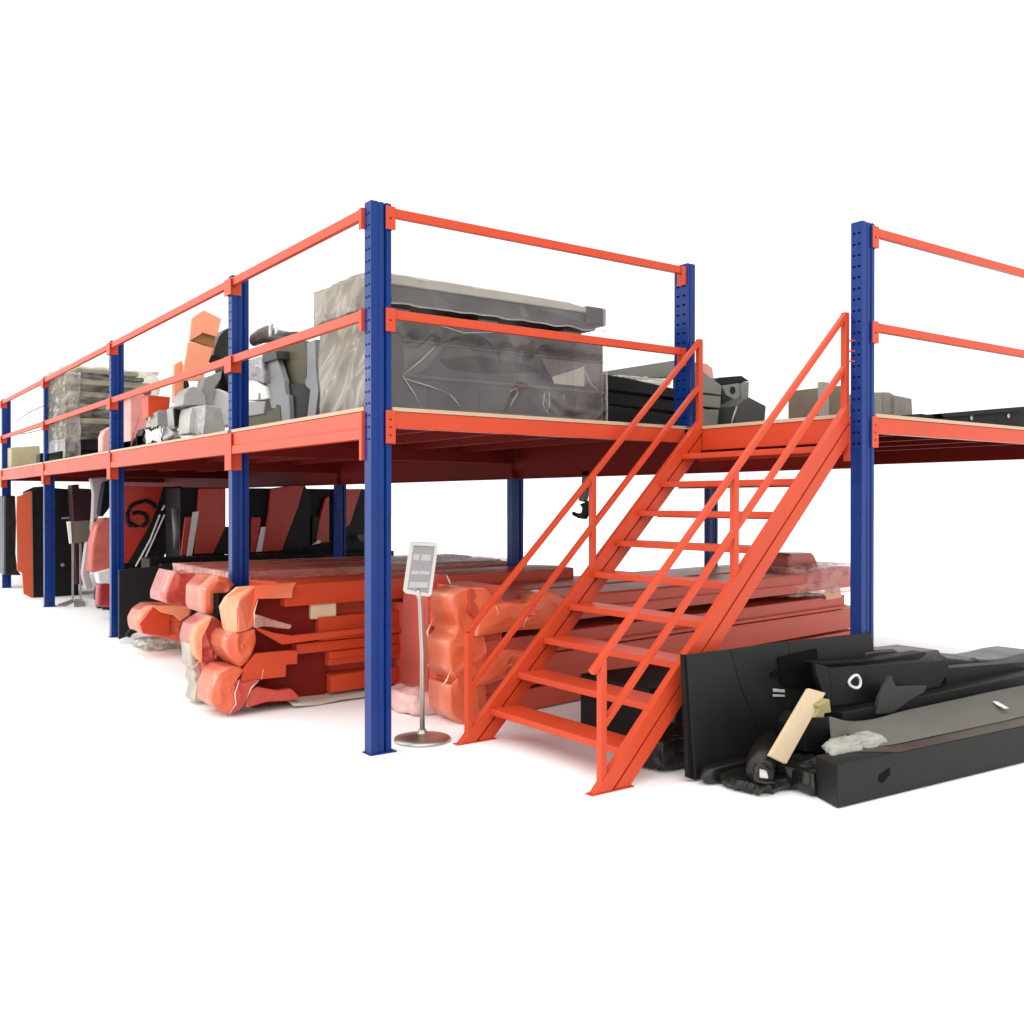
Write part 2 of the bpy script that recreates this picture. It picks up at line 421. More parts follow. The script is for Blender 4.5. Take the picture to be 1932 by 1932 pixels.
# beams of the notch and the frame below the deck
q = MB(); q.box(XM-.004, XM+.046, YG+SY+.003, -.03, 2.012, ZB); fg = q.build('edge_beam', ORANGE, mezz, bevel=.003)
bracket(fg, (XM-.006, XM+.06, YG+SY+.0005, YG+SY+.003, 1.88, ZB-.002), (XM-.011, XM-.0065, YG+SY+.0005, YG+SY+.05, 1.88, ZB-.002))
for (a, b_) in ((YG+SY, YB), (YB+SY, YC), (YC+SY, YD), (YD+SY, 18.76)):
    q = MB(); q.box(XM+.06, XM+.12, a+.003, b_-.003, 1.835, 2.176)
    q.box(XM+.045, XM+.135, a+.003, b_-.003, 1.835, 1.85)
    q.build('main_beam', SHADERED, mezz, bevel=.002)
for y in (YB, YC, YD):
    q = MB(); q.box(XM-.004, XM+SX+.004, y-.004, y+SY+.004, 1.835, 1.91); q.build('post_cap', SHADERED, mezz, bevel=.002)
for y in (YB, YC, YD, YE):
    q = MB(); q.box(.06, XM+.05, y+.02, y+.07, 1.99, 2.176); q.build('cross_beam', SHADERED, mezz, bevel=.002)
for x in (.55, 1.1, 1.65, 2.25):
    q = MB(); q.box(x, x+.045, .05, 18.7, 2.085, 2.1795); q.build('joist', SHADERED, mezz)
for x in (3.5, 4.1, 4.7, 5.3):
    q = MB(); q.box(x, x+.045, YG+.06, 18.7, 2.085, 2.1795); q.build('joist', SHADERED, mezz)
q = MB(); q.box(XBK+.03, XBK+.09, -1.46, 18.7, 1.98, 2.177); q.build('main_beam', SHADERED, mezz, bevel=.002)
q = MB()
g = .003
dk = [(SX+g,-.010),(XM-.01,-.010),(XM-.01,YG+SY+g),(XM+SX+g,YG+SY+g),(XM+SX+g,YG-.010),(6.96-g,YG-.010),(6.96-g,YG+SY+g),(7.1,YG+SY+g),(7.1,3),(5.95,3),(5.95,18.8),(-.008,18.8)]
for y in (YE, YD, YC, YB): dk += [(-.008,y+SY+g),(SX+g,y+SY+g),(SX+g,y-g),(-.008,y-g)]
dk += [(-.008,SY+g),(SX+g,SY+g)]
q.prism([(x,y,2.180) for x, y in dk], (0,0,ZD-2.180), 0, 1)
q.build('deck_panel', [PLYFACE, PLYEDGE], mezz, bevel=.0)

# ---------------------------------------------------------------- the stair
stair = thing('staircase', 'orange open steel stair with nine treads climbing to the deck beside the blue corner post', 'staircase', (.73,-.76,0))
def stringer(y0, y1):
    # C channel with stepped web; outline in the XZ plane (45 degrees)
    b = MB()
    def strip(a, c, ya, yb, xt=XM-.012):
        zt = lambda o: xt-o
        b.prism([(a,ya,0.006),(c,ya,0.006),(xt,ya,zt(c)),(xt,ya,zt(a))], (0,yb-ya,0))
    strip(.600, .725, y0, y1)
    strip(.725, .748, y0+.038, y1-.002)
    strip(.748, .867, y0+.006, y1)
    return b.build('stringer', ORANGE, stair, bevel=.003)
sl = stringer(-.105, -.055); sr = stringer(-1.462, -1.412)
for s_, y0 in ((sl, -.105), (sr, -1.462)):
    MB().box(.575, .885, y0-.006, y0+.056, .0005, .006).build('foot_plate', ORANGE, s_, bevel=.001)
for k in range(9):
    x = .895+.2254*k; z = .212+.2206*k
    b = MB(); b.box(x-.06, x+.17, -1.411, -.106, z-.042, z)
    b.box(x+.13, x+.17, -1.411, -.106, z-.052, z-.0425)
    b.build('tread', ORANGE, stair, bevel=.004)
def rail_side(y):
    r = MB(); s = .036
    # the top rail is the handrail part; posts and mid rail hang from it
    top = MB()
    a = Vector((.672, y, .735)) if y > -1 else Vector((.600, y, .665)); e = Vector((2.868, y, 2.885))
    top.bar(a, e, s, s); hr = top.build('handrail', ORANGE, stair, bevel=.004)
    MB().bar((.69, y, .372), (2.85, y, 2.515), s, s).build('mid_rail', ORANGE, hr, bevel=.004)
    for x, z0, z1 in ((.675, .006, .73), (1.752, 1.13, 1.785), (2.862, 2.21, 2.893)):
        MB().bar((x, y, z0), (x, y, z1), .042, .042, up=(1,0,0)).build('baluster', ORANGE, hr, bevel=.004)
rail_side(-.085); rail_side(-1.432)
for z in (2.70, 2.63, 2.56):
    MB().tube([(2.87,-1.445,z),(2.87,-1.475,z-.002),(2.90,-1.50,z-.002)], .005, 6).build('bolt', ORANGE, stair)

# ---------------------------------------------------------------- goods on the deck
ZT = ZD+.002
def solid(name, b, m, label, cat, group=None, **k):
    return tag(b.build(name, m, **k), label, cat, group)
def slab(crop, pts, vec, mi=0, **k):
    return MB().prism(on(crop, pts, **k), vec, mi)

# the big dark cover wrapped in clear film behind the corner post
t = thing('wrapped_machine_cover', 'long dark grey machine cover under clear film behind the tallest corner post', 'machine cover', (1.2,1.1,ZT))
b = MB(); b.box(.24, 2.25, .36, 1.22, ZT, 2.875); b.build('cover_body', TAUPE, t, bevel=.025)
COVER2 = mat('cover_trim', (.055,.05,.045,1), .3, spec=.3, var=.2, scale=1.5)
for z0, z1, y in ((2.455,2.475,.345),(2.245,2.255,.350),(2.70,2.708,.350)): MB().box(.42, 2.24, y, .3595, z0, z1).build('trim_rib', COVER2, t, bevel=.004)
MB().prism([(.43,.356,2.72),(.78,.356,2.72),(.60,.356,2.52),(.43,.356,2.45)], (0,.003,0)).build('lighter_patch', COVER2, t)  # film reflection painted as a lighter grey patch
MB().prism([(1.62,.356,2.69),(2.2,.356,2.69),(2.2,.356,2.56),(1.9,.356,2.50),(1.7,.356,2.56)], (0,.003,0)).build('lighter_patch', mat('mauve_patch', (.075,.058,.058,1), .35, var=.15), t)
MB().prism([(.72,.3555,2.60),(1.0,.3555,2.655),(1.5,.3555,2.63),(1.62,.3555,2.58),(1.1,.3555,2.53),(.8,.3555,2.54)], (0,.003,0)).build('dark_cutout', VOID, t)
for x0, x1, z0, z1 in ((.75,1.0,2.76,2.84),(1.05,1.45,2.74,2.83),(1.52,1.75,2.74,2.84),(.62,.66,2.24,2.42),(1.05,1.6,2.26,2.42),(1.7,1.95,2.26,2.44)):
    MB().box(x0, x1, .3545, .3585, z0, z1).build('recess_plate', CHAR, t, bevel=.0015)
def fold_sheet(o, U, V, n, nu, nv, seed, amp=.050, thick=.02, power=2.2, folds=((.75,13,1.0),(.55,22,.6),(1.05,31,.4),(.2,17,.5)), edge=True):
    """A film sheet from corner o along U and V, pulled into folds that stand out along n."""
    o = Vector(o); U = Vector(U); V = Vector(V); n = Vector(n); rows = []
    for i in range(nv+1):
        r = []
        for k in range(nu+1):
            q = o+U*(k/nu)+V*(i/nv); a = U.length*k/nu; b = V.length*i/nv
            p = Vector((a*1.4, b*1.4, seed)); w = noise.noise(p*1.3)*1.6; d = 0
            for j, (ang, fr, am) in enumerate(folds):
                ph = (a*math.cos(ang)+b*math.sin(ang))*fr+w*2.2+seed*j
                d += am*(1-abs(math.sin(ph*.5)))**power*(.5+.8*abs(noise.noise(p*2.1+Vector((j,3,0)))))
            e = .35+.65*min(1, 6*min(k/nu, 1-k/nu, i/nv, 1-i/nv)) if edge else 1
            r.append(q+n*(amp*d*e-amp*.4*noise.noise(p*1.1))+V.normalized()*.012*noise.noise(p*5+Vector((9,0,0)))+U.normalized()*.006*noise.noise(p*6))
        rows.append(r)
    q = MB(); q.sheet(rows, n*-thick); return q
fold_sheet((.24,.318,ZT), (2.005,0,0), (0,0,.67), (0,-1,0), 110, 44, 3, amp=.022, thick=.003, power=5, folds=((.5,5,1.0),(2.3,7,.8),(1.2,9,.5),(2.75,11,.5))).build('film_front', FILM, t, smooth=True)
fold_sheet((.205,.335,ZT), (0,.855,0), (0,0,.695), (-1,0,0), 46, 56, 5).build('bunched_film', BUNCH, t, smooth=True)
MB().box(.205, .26, .36, 1.19, ZT, 2.88).build('packing_board', PALE, t)
b = MB()
for (p, e) in (((.66,2.68),(.40,2.46)),((.40,2.46),(.56,2.22)),((.42,2.44),(.78,2.36)),((.78,2.36),(.88,2.24))):
    b.tube([(p[0],.318,p[1]),((p[0]+e[0])/2+.01,.312,(p[1]+e[1])/2),(e[0],.318,e[1])], [.003,.006,.002], 6)
b.build('glint_line', GLINTGREY, t, smooth=True)
for pts in ([(1.30,2.41),(1.36,2.44),(1.37,2.40),(1.33,2.35),(1.30,2.30)],[(1.62,2.42),(1.61,2.33),(1.64,2.28),(1.67,2.33),(1.665,2.43)],[(1.80,2.42),(1.81,2.39)],[(2.02,2.62),(2.08,2.52),(2.15,2.48)],[(.52,2.86),(.9,2.80),(1.3,2.845)]):
    q = MB(); q.tube([(x,.318,z) for x, z in pts], .0035, 6); q.build('glint_line', GLINTGREY, t, smooth=True)
b = MB(); b.prism([(1.72,.328,2.50),(2.02,.328,2.50),(2.02,.328,2.66),(1.95,.328,2.63),(1.70,.328,2.55)], (0,.004,0)); b.build('reflection_patch', PALE, t)  # pale patch painted as a reflection on the film

t = thing('wrapped_flat_pack', 'flat dark pack with pale lid lying on top of the wrapped machine cover', 'flat pack', (1.2,1.0,2.9))
for x in (.45, 1.2, 2.0): MB().box(x-.09, x+.09, .45, 1.1, 2.90, 2.945).build('spacer', PALE, t, bevel=.004)
b = MB(); b.box(.24, 2.14, .33, 1.24, 2.945, 3.07); b.box(2.02, 2.22, .30, 1.2, 2.985, 3.125); b.build('pack_body', TAUPE, t, bevel=.012)
b = MB(); b.prism([(.22,.31,3.072),(2.08,.31,3.072),(2.06,.31,3.105),(1.85,.31,3.13),(1.45,.31,3.135),(.9,.31,3.14),(.22,.31,3.142)], (0,.95,0)); b.build('lid', PALE, t, bevel=.006)
fold_sheet((.20,.296,2.935), (2.0,0,0), (0,0,.20), (0,-1,0), 110, 16, 9, amp=.016, thick=.003, power=5, folds=((.6,5,1.0),(2.2,8,.8),(1.3,12,.5))).build('film_front', FILM, t, smooth=True)
fold_sheet((.17,.30,2.905), (0,.94,0), (0,0,.245), (-1,0,0), 50, 26, 11).build('bunched_film', BUNCH, t, smooth=True)
MB().box(.17, .24, .32, 1.24, 2.93, 3.14).build('packing_board', PALE, t)

# panels standing between the second post and the wrapped cover (plane X = .45)
PX = .45
solid('shaped_plate', slab('T5', [(660,860),(900,800),(1010,1160),(1040,1400),(1095,1430),(1115,1850),(960,1880),(920,1600),(890,1580),(870,1640),(800,1650),(750,1480),(700,1150)], (.05,0,0), X=PX), SILVER, 'narrow pale grey panel with notched foot standing left of the olive panel', 'plate', 'plates standing on the deck', bevel=.004)
solid('shaped_plate', slab('T5', [(1410,760),(1400,520),(1545,460),(1560,1000),(1600,1350),(1540,1830),(1400,1850),(1460,1330),(1385,1260),(1370,1200),(1400,1100)], (.05,0,0), X=PX-.02), SILVER, 'waisted grey panel standing against the big wrapped cover', 'plate', 'plates standing on the deck', bevel=.004)
solid('shaped_plate', slab('T5', [(890,640),(1350,480),(1410,750),(1380,1180),(1370,1250),(1030,1240),(1000,1100),(930,800)], (.05,0,0), X=PX+.08), OLIVE, 'olive green panel leaning between two narrow grey panels', 'plate', 'plates standing on the deck', bevel=.004)
solid('shaped_plate', slab('T5', [(1020,1215),(1360,1240),(1460,1340),(1390,1860),(1120,1880),(1090,1430),(1040,1390)], (.05,0,0), X=PX+.04), CHAR, 'black six-sided panel standing below the olive panel', 'plate', 'plates standing on the deck', bevel=.004)
solid('dark_bracket', slab('T5', [(630,700),(870,650),(890,790),(660,860)], (.12,0,0), X=PX-.04), TAUPE, 'small dark brown bracket on top of the narrow grey panel', 'bracket', bevel=.004)
b = MB(); c = on('T5', [(500,470),(640,400),(760,380),(900,400),(1080,420),(1260,400)], X=.75)
b.tube(c, [.05,.07,.08,.075,.06,.03], 12); 
for i, v in enumerate(b.v): b.v[i] = v+Vector((noise.noise(v*9), noise.noise(v*9+Vector((3,0,0))), noise.noise(v*9+Vector((0,5,0)))))*.03
solid('rolled_tarp', b, TAUPE, 'rolled grey brown tarpaulin on top of the olive panel', 'tarpaulin', smooth=True)
c = at(*cp('T5', [(830,330)])[0], X=.60)
b = MB(); ring = [c+Vector((0, .075*math.cos(a), .085*math.sin(a))) for a in [i*math.pi/8 for i in range(-1, 10)]]
b.tube(ring, .016, 8); solid('curved_pipe', b, WHITE, 'short white curved pipe end sticking up from the rolled tarpaulin', 'pipe', smooth=True)
solid('foam_moulding', slab('T5', [(330,1110),(540,1090),(560,1190),(700,1270),(735,1480),(610,1500),(600,1390),(570,1390),(560,1505),(330,1510)], (.16,0,0), X=PX-.03), WHITE, 'white arched foam moulding with a slot beside the second post', 'packaging foam', bevel=.01)
b = MB(); c8 = on('T5', [(330,800),(640,780),(680,1230),(330,1130)], X=.40); c8 = [c8[3],c8[2],c8[2]+Vector((.2,0,0)),c8[3]+Vector((.2,0,0)),c8[0],c8[1],c8[1]+Vector((.2,0,0)),c8[0]+Vector((.2,0,0))]
b.lump(c8, n=(12,8,14), rnd=.15, amp=.03, freq=6, seed=2); solid('film_bag', b, mat('grey_film', (.30,.29,.31,1), .25, var=.3, scale=6, bump=.4, bscale=12), 'crumpled grey film bag on the white foam moulding', 'bag', smooth=True)
solid('grey_box', slab('T5', [(330,1530),(690,1520),(660,1740),(330,1790)], (.2,0,0), X=PX-.03), mat('grey_carton', (.30,.31,.29,1), .7), 'small grey carton below the white foam moulding', 'box', bevel=.006)
solid('wooden_block', slab('T5', [(330,1790),(700,1730),(930,1590),(960,1900),(330,1990)], (.15,0,0), X=PX-.01), OLIVE, 'brown wooden block at the deck edge under the grey carton', 'block', bevel=.004)

# orange bent bracket and the clutter between second and third post
YC_ = 4.5
t = thing('bent_bracket', 'tall peach orange bent bracket with arrow-shaped top rising above the guard rail', 'bracket', tuple(at(375,770,Y=YC_)))
slab('R2', [(148,585),(245,515),(400,590),(360,745),(235,708),(130,772)], (0,.05,0), Y=YC_).build('top_plate', PEACH, t, bevel=.004)
slab('R2', [(128,776),(235,712),(345,748),(338,838)], (0,.05,0), Y=YC_+.05).build('inner_web', mat('brown_web', (.30,.14,.03,1), .5), t, bevel=.003)
slab('R2', [(118,785),(335,842),(290,960),(255,1060),(255,1120),(75,1120),(70,1040),(100,900)], (0,.05,0), Y=YC_-.02).build('lower_plate', PEACH, t, bevel=.004)
slab('R2', [(-5,985),(60,945),(75,1020),(75,1250),(-5,1300)], (0,.05,0), Y=YC_+.1).build('side_ear', PEACH, t, bevel=.004)
solid('grey_shell', slab('R2', [(520,640),(420,690),(380,740),(345,830),(330,900),(420,960),(520,1280)], (0,.35,0), Y=YC_+.12), TAUPE, 'dark grey faceted shell behind the second post from the corner', 'machine shell', bevel=.01)
solid('orange_wedge', slab('T4', [(325,690),(700,725),(685,930),(520,940),(340,1045),(318,900)], (0,.25,0), Y=5.2), ORANGE, 'orange wedge-shaped box between the pink wrapped piece and grey hood', 'box', bevel=.006)
b = MB(); q = on('T4', [(-60,720),(240,640),(325,720),(325,1200),(60,1400),(-60,1500)], Y=5.9)
b.prism(q, (0,.3,0)); o = solid('pink_wrapped_part', b, mat('pink_wrap', (.75,.30,.26,1), .35, var=.25, scale=4, bump=.4, bscale=8), 'pink plastic wrapped part beside the third post', 'wrapped part', bevel=.008)
b = MB(); q = on('T3', [(665,1600),(700,1520),(790,1460),(800,1900),(665,1900)], Y=7.3)
solid('pink_wrapped_part', b.prism(q, (0,.2,0)), mat('pink_wrap_b', (.72,.36,.32,1), .35, var=.2, scale=4, bump=.4, bscale=8), 'small rounded pink wrapped part left of the third post at the deck edge', 'wrapped part', bevel=.02)
b = MB(); q = on('T4', [(890,850),(905,690),(980,590),(1060,555),(1180,600),(1240,700),(1260,860)], Y=4.25)
solid('grey_hood', b.prism(q, (0,.3,0)), mat('grey_hood_paint', (.33,.33,.31,1), .4, var=.08), 'rounded light grey hood behind the silver box', 'machine hood', bevel=.012)
b = MB(); q = on('T4', [(1190,600),(1230,430),(1500,330),(1480,450),(1400,560),(1330,860),(1250,860)], Y=4.3)
solid('grey_duct', b.prism(q, (0,.2,0)), mat('duct_paint', (.26,.26,.25,1), .4, var=.1), 'slanted grey duct behind the silver box', 'duct', bevel=.006)
b = MB(); q = on('T4', [(1480,330),(1620,300),(1640,620),(1500,640),(1430,560)], Y=4.75)
solid('black_motor', b.prism(q, (0,.25,0)), BLACK, 'black motor block left of the second post', 'motor', bevel=.012)
b = MB(); q = on('T4', [(1340,880),(1390,590),(1480,600),(1620,660),(1680,1180),(1480,1200)], Y=4.45)
b.prism(q, (0,.22,0)); solid('white_bag', b, WHITE, 'white plastic bag beside the second post', 'bag', bevel=.03, seg=3)
b = MB(); q = on('T4', [(1030,880),(1260,850),(1490,880),(1560,1270),(1240,1300),(980,1290),(1000,1000)], Y=4.2)
b.prism(q, (0,.35,0)); solid('silver_box', b, mat('galvanised', (.42,.42,.39,1), .45, metal=.3, var=.22, scale=9, bump=.2, bscale=30), 'dull silver sheet metal box at the deck edge near the second post', 'box', bevel=.01)
b = MB(); q = on('T4', [(730,900),(800,850),(1000,850),(1030,900),(880,930),(890,1190),(760,1220)], Y=4.6)
b.prism(q, (0,.2,0)); b.box(*[0]*6) if False else None
solid('metal_frame', b, STEEL, 'bent bare metal frame left of the silver box', 'frame', bevel=.006)
b = MB(); q = on('T4', [(760,900),(880,930),(880,1150),(770,1190)], Y=4.56); solid('black_unit', b.prism(q, (0,.03,0)), BLACK, 'flat black unit inside the bent metal frame', 'unit', bevel=.004)
b = MB(); q = on('T4', [(490,960),(540,930),(690,930),(720,1220),(500,1240)], Y=5.05); solid('grey_channel', b.prism(q, (0,.25,0)), STEEL, 'short grey metal channel under the orange wedge', 'channel', bevel=.006)
b = MB(); c = on('T4', [(230,1340),(560,1200),(760,1260),(520,1430)], Y=4.9)
z0 = at(*cp('T4', [(300,1420)])[0], Y=4.9).z
b.lbox(c[0].x, c[2].x, 4.7, 5.3, ZT, c[1].z, n=(16,14,8), rnd=.3, amp=.05, freq=6, seed=21, fold=1.4)
solid('clear_sheet', b, mat('crumpled_sheet', (.52,.52,.52,1), .15, var=.35, scale=7, bump=.6, bscale=12), 'crumpled clear plastic sheet lying at the deck edge', 'plastic sheet', smooth=True)
b = MB(); q = on('T4', [(40,1300),(90,1240),(240,1220),(540,1150),(560,1220),(260,1300),(200,1480),(40,1560)], Y=5.4)
solid('black_cover', b.prism(q, (0,.25,0)), BLACK, 'low black plastic cover beside the third post at the deck edge', 'cover', bevel=.01)
b = fold_sheet((.22,3.9,ZT), (0,1.9,0), (.02,0,.34), (-1,0,0), 60, 24, 8, amp=.035, thick=.002, power=3)
solid('film_veil', b, film('veil_film', haze=.08, gloss=.25, hcol=(.8,.8,.79)), 'clear film hanging before the silver box and metal frame', 'film', smooth=True)
solid('dark_sheet', MB().prism(on('T4', [(740,470),(800,440),(880,480),(960,420),(1000,560),(900,640),(740,820)], Y=5.6), (0,.02,0)), TAUPE, 'thin dark sheet standing behind the grey hood', 'sheet', bevel=.003)
# the tall wrapped stack beyond the third post
t = thing('wrapped_sheet_stack', 'tall stack of grey brown sheets wrapped in cloudy film beyond the third post', 'stack', (.7,10.1,ZT))
b = MB(); b.box(.02, 1.3, 9.55, 10.75, ZT, 2.34); b.box(.2, 1.2, 9.5, 10.75, 2.34, 2.62); b.build('base_crate', BLACK, t, bevel=.01)
zz = 2.62
rnd = random.Random(4)
lay = [(.10,.22),(.09,.16),(.13,.14),(.07,.10),(.10,.06),(.09,.10),(.08,.02),(.10,-.02),(.07,.12),(.07,.26)]
for i, (h, ins) in enumerate(lay):
    if zz+h > 3.68: break
    b = MB(); x0 = .10+ins*.4+rnd.uniform(-.03,.03); x1 = 1.30-max(0,ins)*.9+rnd.uniform(-.04,.05)
    if i < 3: x1 = 1.12+.05*i
    b.box(x0, x1, 9.5+rnd.uniform(-.05,.05), 10.8, zz+.006, zz+h-.004)
    b.build('sheet', PALE if i % 2 else TAUPE, t, bevel=.012); zz += h
b = MB(); b.lbox(.02, 1.36, 9.42, 10.85, 2.5, zz+.03, n=(30,24,44), rnd=.06, amp=.03, freq=3.0, seed=31, stretch=(.6,.6,2.6), fold=1.4); b.build('film_wrap', film('stack_clear_film', tint=(.92,.9,.83), haze=.16, gloss=.25, hcol=(.5,.47,.38)), t, smooth=True)
b = MB(); b.lbox(-.04, .26, 9.40, 10.8, ZT, 3.45, n=(10,24,34), rnd=.1, amp=.035, freq=4.5, seed=33, stretch=(1.5,1.5,.35), fold=1.4); b.build('bunched_film', FILMG, t, smooth=True)
solid('beige_crate', MB().prism(on('R1', [(95,1480),(340,1465),(345,1540),(345,1800),(95,1800)], Y=14.3), (0,.9,0)), mat('beige_board', (.42,.36,.22,1), .7, var=.12), 'low beige wooden crate between the two farthest posts on the deck', 'crate', bevel=.01)
solid('dark_block', MB().prism(on('R1', [(280,1535),(370,1525),(495,1515),(495,1590),(460,1800),(330,1800)], Y=11.3), (0,.3,0)), BLACK, 'small dark blue-black block on the deck behind the fourth post', 'block', bevel=.01)
solid('thin_cable', MB().tube(on('R1', [(-40,1250),(100,1245),(250,1180),(380,1120)], Y=13.2), .006, 6), BLACK, 'thin dark cable strung between the farthest posts above the mid rail', 'cable', 'cables between the far posts', smooth=True)
solid('thin_cable', MB().tube(on('R1', [(20,1350),(140,1365),(250,1355),(390,1320)], Y=13.0), .006, 6), BLACK, 'thin sagging cable between the farthest posts below the mid rail', 'cable', 'cables between the far posts', smooth=True)

# black profiles right of the wrapped cover
def long_bar(name, label, cat, x0, x1, y0, y1, z, m, group=None, bevel=.004):
    """A bar from x0 to x1 whose section (y0..y1) may rise: z = (z0a, z1a, z0b, z1b)."""
    z0a, z1a, z0b, z1b = z
    b = MB(); b.hexa([(x0,y0,z0a),(x1,y0,z0b),(x1,y1,z0b),(x0,y1,z0a),(x0,y0,z1a),(x1,y0,z1b),(x1,y1,z1b),(x0,y1,z1a)])
    return solid(name, b, m, label, cat, group, bevel=bevel)
G1 = 'dark profiles stacked on the deck'
def crop_bar(name, label, pts, y, depth, m, crop='S1', cat='profile', group=G1):
    return solid(name, MB().prism(on(crop, pts, Y=y), (0,depth,0)), m, label, cat, group, bevel=.006)
crop_bar('dark_profile', 'black channel profile lying lowest in the stack beside the wrapped cover', [(255,900),(900,1000),(1075,1000),(1075,1150),(255,1130)], .42, .3, BLACK)
crop_bar('dark_profile', 'black channel profile in the middle of the stack beside the wrapped cover', [(250,780),(900,870),(1070,880),(1070,985),(255,890)], .48, .3, BLACK)
crop_bar('dark_profile', 'black channel profile topmost in the black stack beside the wrapped cover', [(255,640),(430,665),(900,770),(1080,780),(1080,870),(255,765)], .45, .3, BLACK)
crop_bar('grey_profile', 'grey green profile sloping up over the black stack', [(265,610),(870,515),(1090,540),(1090,650),(860,660),(480,680),(265,640)], .75, .18, mat('grey_green', (.16,.165,.14,1), .45, var=.15, scale=3, stretch=(1,1,6)))
solid('film_strip', MB().lbox(2.62, 3.25, .60, .70, 2.62, 2.67, n=(24,4,4), rnd=.2, amp=.02, freq=9, seed=41), FILMG, 'strip of cloudy film squeezed between grey profile and black stack', 'film', smooth=True)
crop_bar('pink_wrap_bundle', 'pink wrapped bundle end showing beside the rail post at the stair head', [(1080,540),(1130,545),(1180,580),(1195,690),(1080,680)], .9, .25, mat('pink_bundle', (.68,.27,.24,1), .4, var=.2, bump=.3), cat='bundle', group=None)
t = thing('grey_channel_stack', 'grey stacked channel ends with black gaps beside the stair head', 'channel', tuple(at(1360,800,Y=.45)))
slabs = ([(1085,600),(1150,650),(1260,735),(1255,820),(1120,800),(1080,800)], [(1080,808),(1255,825),(1250,930),(1080,915)], [(1080,922),(1140,940),(1240,940),(1220,1130),(1080,1130)])
for i, pts in enumerate(slabs):
    MB().prism(on('S1', pts, Y=.45+.01*i), (0,.35,0)).build('channel_end', mat('channel_grey', (.17,.175,.15,1), .5, var=.2, scale=5) if i == 0 else bpy.data.materials['channel_grey'], t, bevel=.008)
t = thing('open_box_profile', 'black and grey open box profile with a cut-out end near the stair head', 'profile', tuple(at(1410,800,Y=.6)))
MB().prism(on('S1', [(1195,690),(1240,665),(1430,650),(1498,695),(1400,715),(1240,730)], Y=.62), (0,.4,0)).build('top_flange', BLACK, t, bevel=.004)
MB().prism(on('S1', [(1258,735),(1400,715),(1425,720),(1425,830),(1380,860),(1300,820)], Y=.6), (0,.4,0)).build('cut_end', bpy.data.materials['channel_grey'], t, bevel=.004)
MB().prism(on('S1', [(1425,718),(1495,700),(1490,850),(1430,850)], Y=.59), (0,.4,0)).build('side_web', bpy.data.materials['channel_grey'], t, bevel=.004)
MB().prism(on('S1', [(1262,760),(1300,825),(1375,865),(1400,905),(1340,1130),(1240,1130),(1265,900)], Y=.57), (0,.3,0)).build('lower_web', CHAR, t, bevel=.004)
MB().tube([at(*cp('S1', [(1355,775)])[0], Y=.597)+Vector((0,e,0)) for e in (-.002,.004)], .035, 14).build('hole', BLACK, t)
solid('dark_grey_block', MB().prism(on('S1', [(1390,910),(1420,880),(1495,835),(1640,910),(1622,1130),(1370,1130)], Y=.35), (0,.3,0)), mat('block_grey', (.045,.043,.038,1), .55, var=.1), 'dark grey block with gabled top last in the row by the stair head', 'block', bevel=.004)
solid('bent_rod', MB().tube(on('S1', [(1335,1100),(1360,1000),(1390,915)], Y=.33), .008, 8), STEEL, 'thin bare metal rod leaning beside the dark grey block', 'rod', smooth=True)
# the right-hand section of deck
solid('pale_board', MB().prism(on('S2', [(160,1275),(205,1282),(205,1560),(165,1560)], Y=-.8), (0,.05,0)), PALE, 'thin pale board standing upright left of the brown carton', 'board', bevel=.003)
solid('brown_carton', MB().prism(on('S2', [(207,1310),(345,1300),(345,1560),(207,1560)], Y=-.75), (0,.4,0)), mat('brown_board', (.16,.125,.085,1), .7, var=.15), 'brown carton behind the stair rail at the right corner post', 'carton', bevel=.005)
for pts, y, lab in (([(500,1350),(580,1350),(580,1560),(500,1560)], -.6, 'grey concrete block nearest the right corner post'), ([(583,1348),(630,1350),(665,1370),(665,1560),(583,1560)], -.58, 'grey concrete block in the middle of the row behind the right corner post'), ([(668,1370),(785,1395),(795,1580),(668,1570)], -.62, 'wide grey concrete block ending the row behind the right corner post')):
    solid('grey_block', MB().prism(on('S2', pts, Y=y), (0,.35,0)), mat('block_concrete', (.23,.215,.185,1), .85, var=.2, scale=7, bump=.3), lab, 'block', 'grey blocks on the right deck', bevel=.006)
b = MB(); b.prism(on('S2', [(985,1500),(1600,1448),(1600,1480),(1010,1530)], Y=-.95), (0,.22,0)); b.prism(on('S2', [(985,1520),(1600,1478),(1600,1680),(1010,1640),(820,1560),(850,1500)], Y=-.9), (0,.18,0))
t = thing('long_channel', 'long black beam with bright round holes lying on the right deck', 'beam', tuple(at(1850,800,Y=-.9)))
b.build('beam_body', BLACK, t, bevel=.004)
for x, y in ((1205,1530),(1465,1515)):
    c = at(*cp('S2', [(x,y)])[0], Y=-.905); MB().tube([c, c+Vector((0,.003,0))], .022, 14).build('hole_sticker', WHITE, t)
solid('straw_wad', MB().lbox(*[v for v in (4.15,4.75,-1.05,-.95,ZT,2.27)], n=(14,5,5), rnd=.4, amp=.04, freq=10, seed=51), mat('straw', (.42,.38,.24,1), .8, var=.3, scale=20), 'small wad of straw coloured packing by the black deck beam', 'packing', smooth=True)

